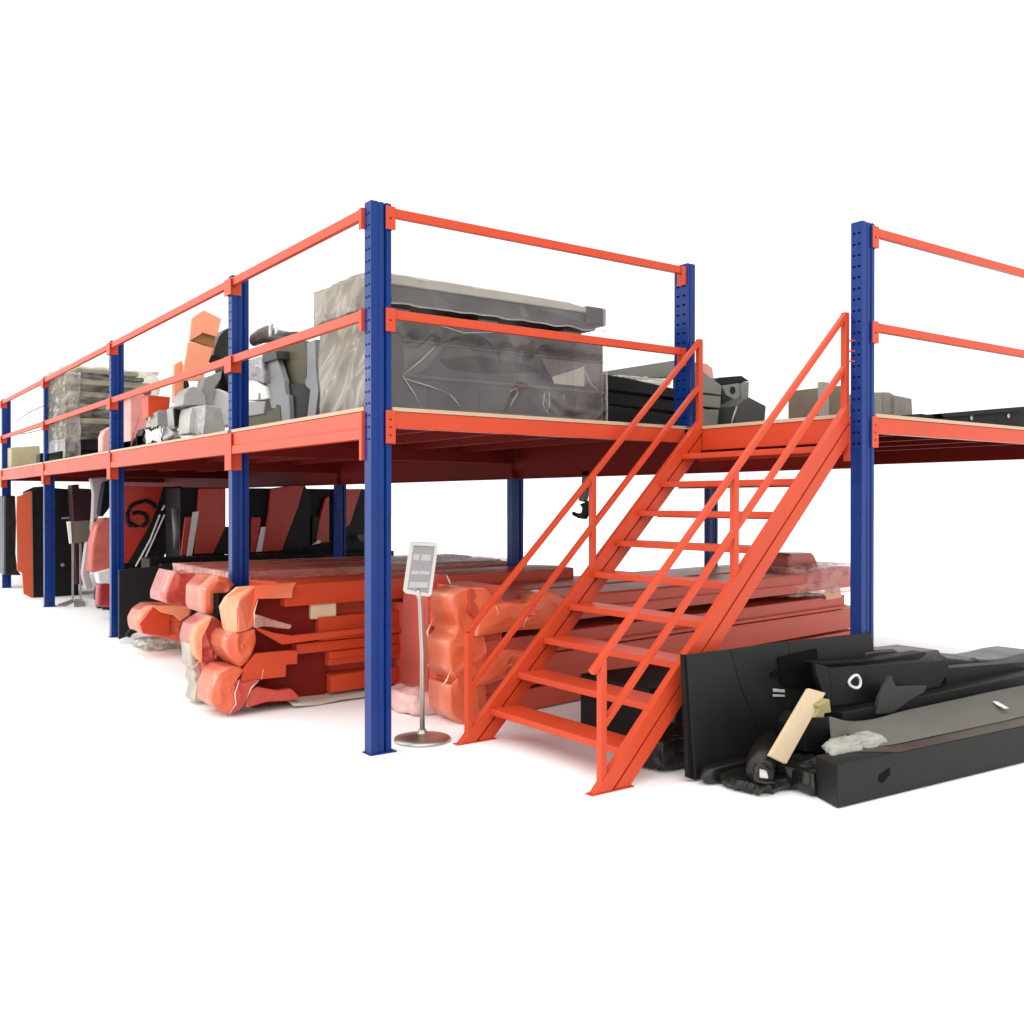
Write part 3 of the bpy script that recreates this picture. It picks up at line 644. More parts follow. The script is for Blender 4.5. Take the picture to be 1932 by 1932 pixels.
# ---------------------------------------------------------------- sign stands
def sign_stand(base, c4, back, label, lines=True):
    """A frame sign on a pole with a round foot: base point, four frame corners (tl, tr, br, bl), backward vector."""
    base = Vector(base); c4 = [Vector(c) for c in c4]; back = Vector(back)
    t = thing('sign_stand', label, 'sign stand', tuple(base), None)
    b = MB(); b.lathe(base, [(.19,.001),(.192,.012),(.185,.022),(.12,.034),(.05,.048),(.03,.055),(.026,.075)], 36); b.build('foot', CHROME, t, smooth=True)
    bot = (c4[2]+c4[3])/2
    b = MB(); b.tube([base+Vector((0,0,.06)), Vector((base.x, base.y, bot.z*.6)), Vector((bot.x*.5+base.x*.5, bot.y*.5+base.y*.5, bot.z-.03)), bot+back*.6+Vector((0,0,.03))], .0175, 14); b.build('pole', CHROME, t, smooth=True)
    ctr = sum(c4, Vector())/4
    def inner(k, off): return [ctr+(c-ctr)*k+back*off for c in c4]
    def rounded(c, r=.12):
        out = []
        for i in range(4):
            p, a, e = c[i], c[i-1], c[(i+1) % 4]
            la = (a-p).normalized()*r*(c[1]-c[0]).length; le = (e-p).normalized()*r*(c[1]-c[0]).length
            for k in range(5):
                u = k/4; out.append(p+la*(1-u)**2+le*u**2)
        return out
    fr = MB()
    o = rounded(c4); i_ = []
    ux = (c4[1]-c4[0]).normalized(); uz = (c4[0]-c4[3]).normalized(); w = .024
    q = [c4[0]+ux*w-uz*w, c4[1]-ux*w-uz*w, c4[2]-ux*w+uz*w, c4[3]+ux*w+uz*w]
    for i in range(4): i_ += [q[i]+back*.0 for k in range(5)]
    n = len(o)
    vs = o+i_+[v+back for v in o]+[v+back*.45 for v in i_]
    fs = []
    for k in range(n):
        j = (k+1) % n
        fs += [(k,j,n+j,n+k), (j,k,2*n+k,2*n+j), (n+k,n+j,3*n+j,3*n+k)]
    fr.add(vs, fs); fr.build('frame', mat('sign_frame', (.62,.60,.57,1), .3, metal=.2, var=.03) if 'sign_frame' not in bpy.data.materials else bpy.data.materials['sign_frame'], t)
    MB().prism([v+back*.92 for v in o], back*.08).build('back_plate', CHROME, t)
    MB().prism([v+back*.46 for v in q], back*.3).build('sheet', SIGNGREY, t)
    if lines:
        W = (q[1]-q[0]); H = (q[3]-q[0])
        for u0, u1, v0, v1 in ((.08,.36,.20,.34),(.46,.88,.20,.34),(.10,.42,.58,.66),(.46,.94,.58,.66),(.08,.94,.83,.96)):
            MB().prism([q[0]+W*u+H*v+back*.44 for u, v in ((u0,v0),(u1,v0),(u1,v1),(u0,v1))], back*.015).build('print_block', SIGNLINE, t)
    return t
c4 = [at(*cp('T2', [(690,325)])[0], Y=.20), at(*cp('T2', [(1225,355)])[0], Y=.20), at(*cp('T2', [(1085,1390)])[0], Y=.10), at(*cp('T2', [(550,1315)])[0], Y=.10)]
sign_stand((.46,.15,0), c4, (.004,.018,.004), 'chrome sign stand with pale framed sheet standing beside the tall corner post')
# the far one, seen from its side, on two legs
t = thing('notice_stand', 'two-legged metal notice stand with brown back plate beside the fourth post', 'sign stand', tuple(at(146,1136,Y=10.2)))
yy = 10.2
MB().prism(on('R5', [(685,690),(870,680),(870,885),(695,905)], Y=yy), (0,.02,0)).build('back_plate', mat('stand_brown', (.13,.105,.085,1), .5, var=.15), t, bevel=.004)
MB().prism(on('R5', [(645,690),(685,690),(697,905),(672,905)], Y=yy-.02), (0,.03,0)).build('frame_edge', WHITE, t, bevel=.003)
for x in (704, 778):
    MB().prism(on('R5', [(x-9,900),(x+9,900),(x+9,1450),(x-9,1450)], Y=yy+.02), (0,.02,0)).build('leg', STEEL, t)
f1 = at(*cp('R5', [(745,1480)])[0], z=.004)
MB().prism(on('R5', [(720,1455),(800,1455),(810,1510),(712,1516)], z=.002), (0,0,.03)).build('foot', STEEL, t)
MB().prism(on('R5', [(555,1505),(700,1450),(712,1465),(620,1512)], z=.002), (0,0,.02)).build('foot', STEEL, t)

# ---------------------------------------------------------------- machine covers standing under the deck
cover_orange = mat('glossy_orange_cover', (.42,.030,.016,1), .25, spec=.45, var=.06)
def machine_cover(label, panel, edge, side, stripe, y, x0, x1, crop):
    pts = on(crop, panel, Y=y)
    t = thing('machine_cover', label, 'machine cover', (x0, y+.3, 0), 'orange and black machine covers under the deck')
    MB().box(x0, x1, y+.07, y+.75, .006, 1.80).build('cover_body', BLACK, t, bevel=.015)
    MB().prism(pts, (0,.06,0)).build('orange_panel', cover_orange, t, bevel=.008)
    if edge: MB().prism(on(crop, edge, Y=y+.01), (0,.05,0)).build('side_strip', cover_orange, t, bevel=.004)
    if side: MB().prism(on(crop, side, Y=y+.005), (0,.05,0)).build('black_flank', CHAR, t, bevel=.004)
    if stripe: MB().prism(on(crop, stripe, Y=y-.012), (0,.01,0)).build('glare_strip', WHITE, t, bevel=.002)  # white plate painted in as glare on the cover
    return t
Yc = 8.0
def xr(crop, a, b, y): return at(*cp(crop, [(a,600)])[0], Y=y).x, at(*cp(crop, [(b,600)])[0], Y=y).x
x0, x1 = xr('R6', 60, 500, Yc)
machine_cover('orange machine cover with a long strip of painted glare, behind and left of the second post', [(235,370),(490,370),(490,740),(370,1000),(190,1005)], [(100,650),(165,640),(110,1010),(60,1020)], [(370,1000),(490,740),(520,740),(520,1010)], [(172,600),(232,592),(165,1018),(112,1024)], Yc, x0, x1, 'R6')
x0, x1 = xr('R6', 730, 1270, Yc)
machine_cover('orange machine cover with a short strip of painted glare, right of the second post', [(925,370),(1250,330),(1185,560),(1035,970),(840,985),(905,600)], [(740,650),(830,650),(790,985),(735,990)], [(1250,330),(1310,450),(1300,940),(1040,968),(1185,560)], [(832,745),(880,740),(838,980),(785,985)], Yc+.1, x0, x1, 'R6')
x0, x1 = xr('R6', 1320, 1560, Yc)
machine_cover('narrow orange machine cover right behind the first inner post', [(1450,470),(1490,440),(1490,890),(1360,905),(1390,700)], None, [(1330,640),(1390,640),(1350,915),(1320,920)], [(1385,870),(1410,868),(1405,900),(1320,918)], Yc+.15, x0, x1, 'R6')
x0, x1 = xr('R6', 1600, 2050, Yc)
machine_cover('orange machine cover tapering to a point right of the first inner post', [(1600,380),(1800,375),(1690,720),(1640,760),(1610,600)], None, [(1690,720),(1800,375),(1860,380),(1860,960),(1620,990),(1620,760)], None, Yc+.12, x0, x1, 'R6')
b = MB(); b.prism(on('R6', [(1755,820),(1850,815),(1850,860),(1820,885),(1790,880)], Y=Yc), (0,.03,0))
solid('grey_bracket', b, GREY, 'small grey bracket on the dark cover left of the corner post', 'bracket', bevel=.004)
# the cover with the spiral emblem
ye = 9.0
x0, x1 = xr('R5', 1200, 1600, ye)
t = machine_cover('orange machine cover with a black spiral emblem right of the third post', [(1150,350),(1580,355),(1520,560),(1430,760),(1240,1090),(1150,1100)], None, [(1580,355),(1760,350),(1740,640),(1560,1100),(1330,1110),(1240,1090),(1430,760),(1520,560)], None, ye, x0, x1, 'R5')
em = [[(1500,560),(1470,520),(1390,480)],[(1380,495),(1300,515),(1250,560),(1228,620),(1232,690),(1262,740)],[(1280,615),(1330,600),(1385,612),(1415,650),(1412,700),(1375,735),(1310,735),(1255,705)]]
b = MB()
for st in em:
    b.tube(on('R5', st, Y=ye-.012), .028, 8)
b.build('spiral_emblem', BLACK, t)
for i, st in enumerate(([(1310,1125),(1450,870),(1545,625)],[(1385,1080),(1490,850),(1590,625)],[(1562,585),(1590,535)])):
    MB().tube(on('R5', st, Y=ye-.03), .012, 8).build('chrome_bar', WHITE, t)
solid('grey_tube', MB().tube(on('R5', [(1690,560),(1705,800),(1700,960)], Y=Yc-.15), [.05,.045,.03], 10), mat('tube_grey', (.10,.085,.095,1), .4), 'dull grey tube hanging between two machine covers', 'tube', smooth=True)
# black base under the covers
b = MB(); p0 = at(700/2.12, 0, Y=7.6)
b.box(.7, 4.3, 7.55, 7.95, .006, .86); solid('black_base_frame', b, BLACK, 'long low black base frame in front of the orange machine covers', 'base frame', bevel=.01)
b = MB(); b.box(.8, 4.2, 7.35, 7.5, .006, .80); solid('dark_board', b, CHAR, 'long dark board standing along the black base frame', 'board', bevel=.004)
# dark board standing on the floor behind the third post
b = MB(); b.prism(on('R5', [(1150,1160),(1560,1120),(1800,1085),(1800,1500),(1330,1760),(1150,1830)], Y=6.0), (0,.04,0))
for i, v in enumerate(b.v): b.v[i] = Vector((v.x, v.y, max(v.z, .004)))
solid('charcoal_board', b, CHAR, 'large charcoal board standing on the floor right of the third post', 'board', bevel=.004)

# the cabinet at the far left
t = thing('machine_cabinet', 'tall machine cabinet with orange front and black side between the two farthest posts', 'machine cabinet', (.4,12.6,0))
f = on('R5', [(165,450),(305,400),(320,1430),(300,1425),(230,1390),(215,1190),(168,1165),(160,600)], Y=12.3)
MB().prism(f, (0,.05,0)).build('orange_front', mat('cabinet_orange', (.52,.085,.035,1), .5, spec=.3), t, bevel=.006)
s_ = on('R5', [(310,400),(420,350),(560,370),(740,380),(760,1430),(325,1432)], Y=12.36); s_ = [Vector((v.x, v.y, max(.004, v.z))) for v in s_]
MB().prism(s_, (0,.9,0)).build('black_side', BLACK, t, bevel=.006)
MB().tube([at(*cp('R5', [(603,1110)])[0], Y=12.35)+Vector((0,e,0)) for e in (-.01,.01)], .03, 12).build('knob', STEEL, t)
MB().prism(on('R5', [(595,650),(745,640),(740,660),(600,668)], Y=12.34), (0,.02,0)).build('handle', STEEL, t)
solid('dark_crate', MB().prism([Vector((v.x,v.y,max(.004,v.z))) for v in on('R5', [(40,440),(150,440),(160,700),(155,1000),(170,1160),(210,1210),(40,1210)], Y=14.5)], (0,.6,0)), CRUMPLE, 'dark lumpy crate behind the farthest post', 'crate', bevel=.03)
solid('plum_panel', MB().prism([Vector((v.x,v.y,max(.004,v.z))) for v in on('R5', [(690,340),(760,330),(765,370),(890,375),(880,700),(860,1300),(740,1300)], Y=11.6)], (0,.3,0)), mat('plum_paint', (.035,.008,.012,1), .4), 'dark plum coloured panel beside the black cabinet side', 'panel', bevel=.006)
pw = mat('lilac_wrap', (.42,.36,.38,1), .35, var=.15, scale=4, bump=.3, bscale=10)
solid('lilac_wrapped_part', MB().prism([Vector((v.x,v.y,max(.004,v.z))) for v in on('R5', [(870,270),(1050,260),(1020,330),(980,450),(965,620),(880,880),(860,1180),(900,1330),(830,1350),(790,1200),(830,890),(880,880),(900,420)], Y=9.9)], (0,.12,0)), pw, 'tall lilac plastic wrapped part leaning left of the third post', 'wrapped part', bevel=.02)
solid('dark_duct', MB().prism(on('R5', [(1010,310),(1060,300),(1060,560),(990,650),(960,620),(985,430)], Y=9.7), (0,.2,0)), BLACK, 'dark curved duct just left of the third post', 'duct', bevel=.02)
rw = mat('rosy_wrap', (.55,.13,.10,1), .28, var=.3, scale=4, bump=.5, bscale=9)
solid('rosy_wrapped_part', MB().prism(on('R5', [(930,720),(1000,660),(1080,650),(1080,1170),(960,1190),(870,1180),(890,900)], Y=9.3), (0,.3,0)), rw, 'rosy red film wrapped part leaning against the third post', 'wrapped part', bevel=.03)
solid('cream_panel', MB().prism(on('R5', [(940,1190),(1080,1150),(1080,1290),(960,1290)], Y=9.0), (0,.2,0)), WHITE, 'small cream panel under the rosy wrapped part', 'panel', bevel=.01)
b = MB(); q = [Vector((v.x,v.y,max(.004,v.z))) for v in on('R5', [(955,1300),(1080,1290),(1080,1520),(945,1510)], Y=8.4)]
solid('crimson_wrapped_part', b.prism(q, (0,.2,0)), mat('crimson_wrap', (.34,.02,.03,1), .25, var=.3, scale=5, bump=.5), 'crimson film wrapped piece on the floor left of the third post', 'wrapped part', bevel=.03)
b = MB(); b.lbox(.62, 1.0, 9.6, 10.3, .004, .32, n=(12,12,8), rnd=.3, amp=.05, freq=6, seed=61); solid('crumpled_liner', b, CRUMPLE, 'crumpled black liner behind the far notice stand', 'liner', smooth=True)

# ---------------------------------------------------------------- hook under the deck
h0 = at(1102, 925, X=XM+.09)
t = thing('lifting_hook', 'black lifting hook hanging below the deck behind the left stair rail', 'hook', (h0.x, h0.y, 1.835))
HX = XM+.06
MB().prism(on('R8', [(1228,120),(1275,120),(1272,232),(1255,235),(1240,310),(1205,300),(1225,235)], X=HX), (.05,0,0)).build('shackle', mat('hook_block', (.10,.10,.095,1), .4, metal=.5), t, bevel=.01)
MB().prism(on('R8', [(1240,312),(1262,300),(1266,365),(1242,412),(1205,406),(1170,388),(1168,366),(1184,374),(1205,378),(1224,372),(1230,345),(1214,322)], X=HX+.005), (.04,0,0)).build('hook_body', BLACK, t, bevel=.008)

# ---------------------------------------------------------------- film wrapped bundles of orange profiles on the floor
BUN = mat('bundle_orange', (.50,.055,.018,1), .35, spec=.3, var=.10, scale=2.5)
DULL = mat('bundle_red', (.52,.078,.045,1), .38, spec=.3, var=.12, scale=2.5)
WRAP = mat('film_over_orange', (.62,.11,.046,1), .22, spec=.45, var=.16, scale=3, bump=.15, bscale=6, crease=(.80,.42,.30))
WRAPR = mat('film_over_red', (.44,.055,.038,1), .22, spec=.45, var=.25, scale=3, bump=.2, bscale=6, crease=(.78,.40,.34))
def pbar(t, name, a, b, w, z0, z1, m, lip=.018, kind=0, back=(0,1)):
    """A long pressed profile from a to b (xy), its front face at the line, depth w behind it."""
    a = Vector((a[0], a[1], 0)); b = Vector((b[0], b[1], 0)); d = (b-a).normalized()
    n = Vector((-d.y, d.x, 0))
    h = z1-z0
    if kind == 0: prof = [(0,z0),(-lip,z0+h*.06),(-lip,z0+h*.22),(0,z0+h*.34),(0,z1-.006),(.006,z1),(w,z1),(w,z0)]
    elif kind == 1: prof = [(0,z0),(0,z0+h*.42),(-lip,z0+h*.5),(-lip,z1-h*.08),(0,z1),(w,z1),(w,z0)]
    else: prof = [(0,z0),(-.004,z0+h*.5),(0,z1),(w*.35,z1+.012),(w,z1),(w,z0)]
    q = MB(); q.sweep(prof, a, b, n, (0,0,1)); return q.build(name, m, t, bevel=.004)
def wrapped(t, c8, seed, m=None, amp=.035, n=(4,4,5), rnd=.25, freq=2.6, shell=False, fm=None):
    q = MB(); q.lump(c8, n=n, rnd=rnd, amp=amp, freq=freq, seed=seed, fold=.9); o = q.build('wrapped_end', m or WRAP, t, bevel=.012)
    if shell:
        ctr = sum((Vector(c) for c in c8), Vector())/8
        q = MB(); q.lump([ctr+(Vector(c)-ctr)*1.035 for c in c8], n=(20,18,20), rnd=rnd*.8, amp=amp*1.2, freq=freq*1.5, seed=seed+.5, fold=1.5)
        for i, v in enumerate(q.v): q.v[i] = Vector((v.x, v.y, max(v.z, .004)))
        q.build('film_skin', fm or FILMP, o, smooth=True)
    return o
def bx(x0, x1, y0, y1, z0, z1, sh=(0,0), tp=0.0):
    return [(x0,y0,z0),(x1,y0,z0),(x1,y1,z0),(x0,y1,z0),(x0+sh[0]+tp,y0+sh[1],z1),(x1+sh[0],y0+sh[1],z1),(x1+sh[0],y1+sh[1],z1),(x0+sh[0]+tp,y1+sh[1],z1)]
# the near bundle between corner post and second post
t = thing('steel_profile_bundle', 'near bundle of orange steel profiles with film wrapped folded ends behind the corner post', 'steel bundle', (1.4,2.0,0), 'film wrapped steel bundles under the deck')
L0, L1 = (0,1.66), (3.15,1.90)
def ly(x): return 1.66+(x)*.076
def lb(name, x0, x1, w, z0, z1, m=BUN, **k): return pbar(t, name, (x0, ly(x0)), (x1, ly(x1)), w, z0, z1, m, **k)
lb('steel_profile', .12, 3.2, .62, .785, .955, kind=2)
lb('steel_profile', .42, 3.2, .62, .49, .68, kind=0, lip=.035)
lb('steel_profile', .22, 3.15, .60, .405, .485, kind=2)
lb('steel_profile', .50, 3.15, .60, .285, .400, kind=1)
lb('steel_profile', .52, 3.15, .60, .065, .205, kind=2)
q = MB(); q.box(.25, 3.0, ly(.9)+.14, ly(.9)+.5, .03, .94); q.build('inner_fill', DULL, t)
MB().box(.36, .58, 1.72, 1.86, .665, .785).build('wood_spacer', WOOD, t, bevel=.008)
MB().tube([(1.02,1.715,.60),(1.02,1.725,.60)], .028, 4).build('paper_tag', WHITE, t)
q = MB(); rows = []
for i in range(5):
    r = []
    for k in range(16):
        x = .15+k*.2; r.append((x, ly(x)-.10+.09*i+.03*noise.noise(Vector((x*3, i, 2))), .012+.05*i/4+.02*noise.noise(Vector((x*4, i*1.3, 0)))+.012))
    rows.append(r)
q.sheet(rows, (0,0,-.006)); q.build('base_film', mat('pale_base_film', (.50,.44,.36,1), .4, var=.1), t, smooth=True)
def end_piece(t, crop, pts, Y, out, back, m, seed=0, nm='wrapped_end', wob=.45):
    p = [Vector((v.x, v.y, max(v.z, .006))) for v in on(crop, pts, Y=Y)]
    q = MB(); q.pillow(p, (0,-out*.75,0), (0,back,0), seed=seed, wob=wob); return q.build(nm, m, t, smooth=True)
GLINT = mat('film_glint', (.78,.56,.50,1), .3)  # pale tone for highlights drawn as thin tubes on wrapped ends
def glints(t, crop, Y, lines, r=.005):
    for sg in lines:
        MB().tube(on(crop, sg, Y=Y), [r*.3]+[r]*(len(sg)-2)+[r*.3], 6).build('glint_line', GLINT, t, smooth=True)
q = MB(); q.box(-.22, .2, 2.2, 2.6, .05, .86); q.build('inner_fill', VOID, t)  # black block put in for the shade between the wrapped ends
MB().box(-.10, .5, 1.76, 2.2, .02, .9).build('inner_fill', SHADERED, t)
end_piece(t, 'R7', [(-70,340),(0,165),(70,195),(230,170),(420,215),(400,330),(290,420),(228,445),(120,445),(0,425),(-68,405)], 3.45, .05, .5, WRAPR, 1)
end_piece(t, 'R7', [(230,440),(235,300),(290,240),(330,200),(400,215),(455,270),(400,330),(365,430),(372,545),(300,505),(250,492)], 2.35, .06, .5, WRAP, 2)
end_piece(t, 'R7', [(115,720),(165,830),(220,900),(220,1080),(272,1165),(145,1168),(165,1050),(137,1000),(152,930),(118,900)], 2.16, .03, .2, mat('dirty_film', (.40,.37,.30,1), .3, var=.3, bump=.4, bscale=10), 3, 'loose_film')
end_piece(t, 'R7', [(290,510),(360,562),(378,640),(386,760),(350,900),(335,1020),(280,1152),(232,1080),(212,900),(162,820),(142,700),(172,590)], 2.06, .07, .35, WRAPR, 4)
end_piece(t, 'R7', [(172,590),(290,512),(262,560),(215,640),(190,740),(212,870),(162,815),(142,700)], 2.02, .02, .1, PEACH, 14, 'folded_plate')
end_piece(t, 'R7', [(400,690),(440,640),(560,620),(614,610),(625,700),(600,790),(560,860),(500,907),(430,830),(395,760)], 1.63, .06, .35, WRAP, 5)
# the folded top end: a peach cheek with its light painted in, and a front plate
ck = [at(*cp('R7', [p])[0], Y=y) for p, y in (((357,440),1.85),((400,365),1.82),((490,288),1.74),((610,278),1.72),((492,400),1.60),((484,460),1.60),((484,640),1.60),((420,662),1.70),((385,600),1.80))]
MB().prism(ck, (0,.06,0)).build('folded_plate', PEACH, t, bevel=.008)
MB().prism([at(*cp('R7', [p])[0], Y=y) for p, y in (((494,400),1.597),((612,278),1.70),((790,260),1.70),((945,250),1.68),((915,300),1.62),((908,372),1.62),((640,380),1.61),((612,470),1.61),((610,590),1.61),((560,622),1.60),((486,638),1.597))], (0,.05,0)).build('folded_plate', WRAP, t, bevel=.01)
end_piece(t, 'R7', [(288,1080),(340,960),(400,915),(500,908),(525,930),(472,1000),(457,1130),(470,1190),(432,1262),(380,1258),(290,1200)], 1.60, .06, .35, WRAP, 6)
end_piece(t, 'R7', [(474,1000),(520,1025),(650,1005),(592,1060),(548,1170),(500,1238),(428,1263),(470,1185),(459,1130)], 1.585, .03, .2, WRAPR, 7)
MB().prism(on('R7', [(628,800),(862,780),(948,778),(946,882),(862,886),(858,980),(640,1002),(505,1026),(525,930),(605,820)], Y=1.60), (0,.05,0)).build('end_plate', BUN, t, bevel=.005)
end_piece(t, 'R7', [(560,1110),(640,1060),(780,1085),(900,1075),(965,1150),(850,1165),(700,1175),(560,1215)], 1.60, .02, .1, WRAPR, 8, 'loose_film')
end_piece(t, 'R7', [(625,500),(760,540),(900,580),(880,610),(700,590),(615,600)], 1.60, .01, .03, FILMP, 9, 'loose_film')
MB().prism(on('R7', [(618,592),(760,640),(910,662),(1480,604),(1480,640),(1200,680),(830,732),(640,622)], Y=1.635), (0,.05,0)).build('lip_plate', BUN, t, bevel=.004)
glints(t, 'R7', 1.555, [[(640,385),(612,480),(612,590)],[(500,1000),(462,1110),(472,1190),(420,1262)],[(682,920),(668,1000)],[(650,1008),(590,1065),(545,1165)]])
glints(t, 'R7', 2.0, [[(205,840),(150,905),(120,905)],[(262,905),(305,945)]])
# the bundle behind it
t = thing('steel_profile_bundle', 'dull red steel bundle lying behind the near one, around the second post', 'steel bundle', (1.6,3.6,0), 'film wrapped steel bundles under the deck')
for i, (y0, z0, z1, x0, x1) in enumerate(((2.75,.70,.955,.25,3.3),(3.25,.72,.97,.15,3.3),(3.75,.70,.985,.05,3.25))):
    pbar(t, 'steel_profile', (x0,y0), (x1,y0+.05), .42, z0, z1, DULL, kind=i % 2)
q = MB(); q.box(.3, 3.2, 2.8, 4.1, .012, .69); q.build('inner_fill', DULL, t, bevel=.01)
q = MB(); q.lbox(.0, 3.2, 2.65, 4.25, .72, 1.0, n=(40,16,5), rnd=.05, amp=.03, freq=3, seed=74); q.build('film_skin', FILMP, t, smooth=True)
t = thing('bent_plate_pile', 'low heap of bent orange plates with loose film right of the third post', 'plate pile', (.4,5.2,0))
end_piece(t, 'R5', [(1355,1660),(1400,1570),(1490,1508),(1700,1505),(1850,1512),(1830,1640),(1800,1780),(1790,1870),(1640,1830),(1380,1775)], 4.7, .05, .5, WRAP, 21)
MB().prism([Vector((v.x,v.y,max(.006,v.z))) for v in on('R5', [(1350,1680),(1480,1510),(1640,1580),(1640,1800),(1380,1770)], Y=4.62)], (0,.04,0)).build('orange_plate', BUN, t, bevel=.006)
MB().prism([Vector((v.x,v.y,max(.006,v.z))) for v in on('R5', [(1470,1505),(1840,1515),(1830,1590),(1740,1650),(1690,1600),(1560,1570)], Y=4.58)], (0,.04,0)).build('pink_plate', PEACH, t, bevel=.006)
q = MB(); q.tube(on('R5', [(1230,1800),(1290,1720),(1340,1670)], Y=5.3), .03, 8); q.build('black_offcut', BLACK, t)
q = MB(); q.lbox(.0, .55, 5.2, 5.7, .006, .10, n=(14,12,5), rnd=.3, amp=.04, freq=7, seed=75); q.build('loose_film', FILMG, t, smooth=True)

# the long bundle behind the stair
t = thing('steel_profile_bundle', 'long bundle of orange steel profiles behind the stair, ends bulging in clear film', 'steel bundle', (3.1,.9,0), 'film wrapped steel bundles under the deck')
def ry(x): return .38+(x-1)*.125
def rb(x0, x1, w, z0, z1, m=BUN, off=0, **k): return pbar(t, 'steel_profile', (x0, ry(x0)+off), (x1, ry(x1)+off), w, z0, z1, m, **k)
rb(1.0, 6.7, .50, .66, .86, DULL, kind=1)
rb(1.1, 6.35, .50, .43, .58, DULL, kind=0, lip=.03)
rb(1.0, 6.7, .50, .20, .42, DULL, kind=2)
rb(1.1, 6.6, .45, .012, .17, DULL, kind=2)
rb(1.3, 6.5, .50, .80, .87, DULL, off=.55, kind=1)
rb(1.5, 6.4, .50, .75, .84, DULL, off=1.05, kind=2)
rb(1.3, 6.5, .5, .012, .79, DULL, off=.6, kind=2)
rb(1.2, 6.4, .5, .012, .74, DULL, off=1.12, kind=2)
for pts, y, sd in (([(600,1108),(625,1010),(690,930),(780,905),(900,912),(960,862),(1050,842),(1140,890),(1175,990),(1080,1040),(1000,1062),(850,1072),(720,1090)], .34, 31), ([(590,1400),(640,1300),(700,1225),(790,1188),(900,1196),(975,1240),(940,1290),(800,1345),(690,1390)], .34, 32)):
    end_piece(t, 'R8', pts, y, .05, .2, WRAP, sd, 'bowed_cover', .3)
end_piece(t, 'R8', [(462,860),(540,822),(655,820),(692,870),(662,960),(622,1030),(650,1120),(667,1200),(642,1300),(594,1340),(604,1430),(660,1424),(652,1560),(604,1640),(520,1640),(452,1560),(446,1400),(498,1388),(450,1300),(436,1150),(480,1092),(488,1040),(464,960)], .38, .05, .3, WRAP, 33)
MB().prism([at(*cp('R8', [p])[0], Y=y) for p, y in (((560,825),.36),((655,820),.42),((692,872),.42),((655,965),.37),((600,1010),.34),((560,960),.33))], (0,.04,0)).build('folded_plate', BUN, t, bevel=.008)
end_piece(t, 'R8', [(302,900),(322,770),(370,742),(430,740),(462,800),(470,850),(442,900),(420,962),(352,1000),(372,1110),(430,1250),(446,1400),(432,1530),(384,1542),(340,1465),(300,1490),(305,1300),(298,1100)], .88, .06, .35, WRAPR, 34)
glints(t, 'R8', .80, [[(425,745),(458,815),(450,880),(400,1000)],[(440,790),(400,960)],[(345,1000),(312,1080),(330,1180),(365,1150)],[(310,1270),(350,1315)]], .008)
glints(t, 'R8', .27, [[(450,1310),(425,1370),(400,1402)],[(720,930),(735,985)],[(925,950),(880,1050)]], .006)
MB().box(1.0, 1.3, .42, .9, .01, .98).build('inner_fill', DULL, t)
q = MB(); q.lbox(.75, 1.15, .78, 1.3, .008, .16, n=(12,12,6), rnd=.3, amp=.04, freq=5, seed=76); q.build('loose_film', mat('rosy_loose_film', (.72,.46,.43,1), .35, var=.2, bump=.3), t, smooth=True)
# the right end with its knob and film
kb = [Vector(v) for v in on('S8', [(985,830),(985,610),(1010,588),(1250,580),(1275,620),(1310,700),(1340,840)], Y=1.15)]
MB().prism(kb, (0,.35,0)).build('end_knob', WRAPR, t, bevel=.03)
q = MB(); a = at(*cp('S8', [(985,900)])[0], Y=1.0); e = at(*cp('S8', [(1620,735)])[0], Y=1.0)
q.lbox(a.x-.02, e.x+.1, 1.02, 1.6, .80, e.z, n=(22,10,8), rnd=.15, amp=.05, freq=4, seed=77); q.build('wrapped_end', WRAPR, t, smooth=True)
q = MB(); q.lbox(a.x-.1, e.x+.15, .92, 1.62, .62, e.z+.04, n=(26,12,14), rnd=.12, amp=.05, freq=4, seed=78); q.build('film_skin', FILMP, t, smooth=True)
tg = on('S8', [(1378,990),(1540,960),(1565,1075),(1395,1105)], Y=ry(5.9)-.03)
MB().prism(tg, (0,.006,0)).build('paper_tag', mat('pink_tag', (.72,.40,.30,1), .7), t)

# ---------------------------------------------------------------- black goods in front of the right corner post
t = thing('black_panel_board', 'tall wide black panel standing on edge in front of the right corner post', 'panel', (2.1,-1.6,0))
def clampz(p, z=.004): return [Vector((v.x, v.y, max(v.z, z))) for v in p]
MB().prism(clampz(on('S4', [(318,365),(690,318),(775,640),(870,850),(940,1100),(955,1440),(392,1440)], Y=-1.605)), (0,.028,0)).build('board_face', CHAR, t, bevel=.004)
MB().prism(clampz(on('S4', [(693,318),(1190,252),(1190,620),(1180,1420),(958,1440),(943,1100),(873,850),(778,640)], Y=-1.598)), (0,.028,0)).build('board_face', CHAR, t, bevel=.004)
MB().prism(clampz(on('S4', [(1192,252),(1900,173),(1945,440),(1930,1420),(1182,1420),(1192,620)], Y=-1.596)), (0,.028,0)).build('board_face', CHAR, t, bevel=.004)
MB().prism(clampz(on('S4', [(288,360),(318,365),(392,1440),(330,1420)], Y=-1.59)), (0,.03,0)).build('board_edge', BLACK, t, bevel=.003)
MB().prism(on('S4', [(1110,385),(1435,312),(1440,470),(1430,640),(1180,640),(1120,600)], Y=-1.612), (0,.01,0)).build('dark_recess', VOID, t)
MB().prism(on('S4', [(1045,520),(1085,495),(1120,500),(1115,550),(1050,558)], Y=-1.612), (0,.005,0)).build('hand_hole', VOID, t)
for pts in ([(1057,652),(1158,662),(1158,686),(1060,680)], [(1058,702),(1158,706),(1158,722),(1058,722)]):
    MB().prism(on('S4', pts, Y=-1.613), (0,.004,0)).build('white_mark', SIGNLINE, t)

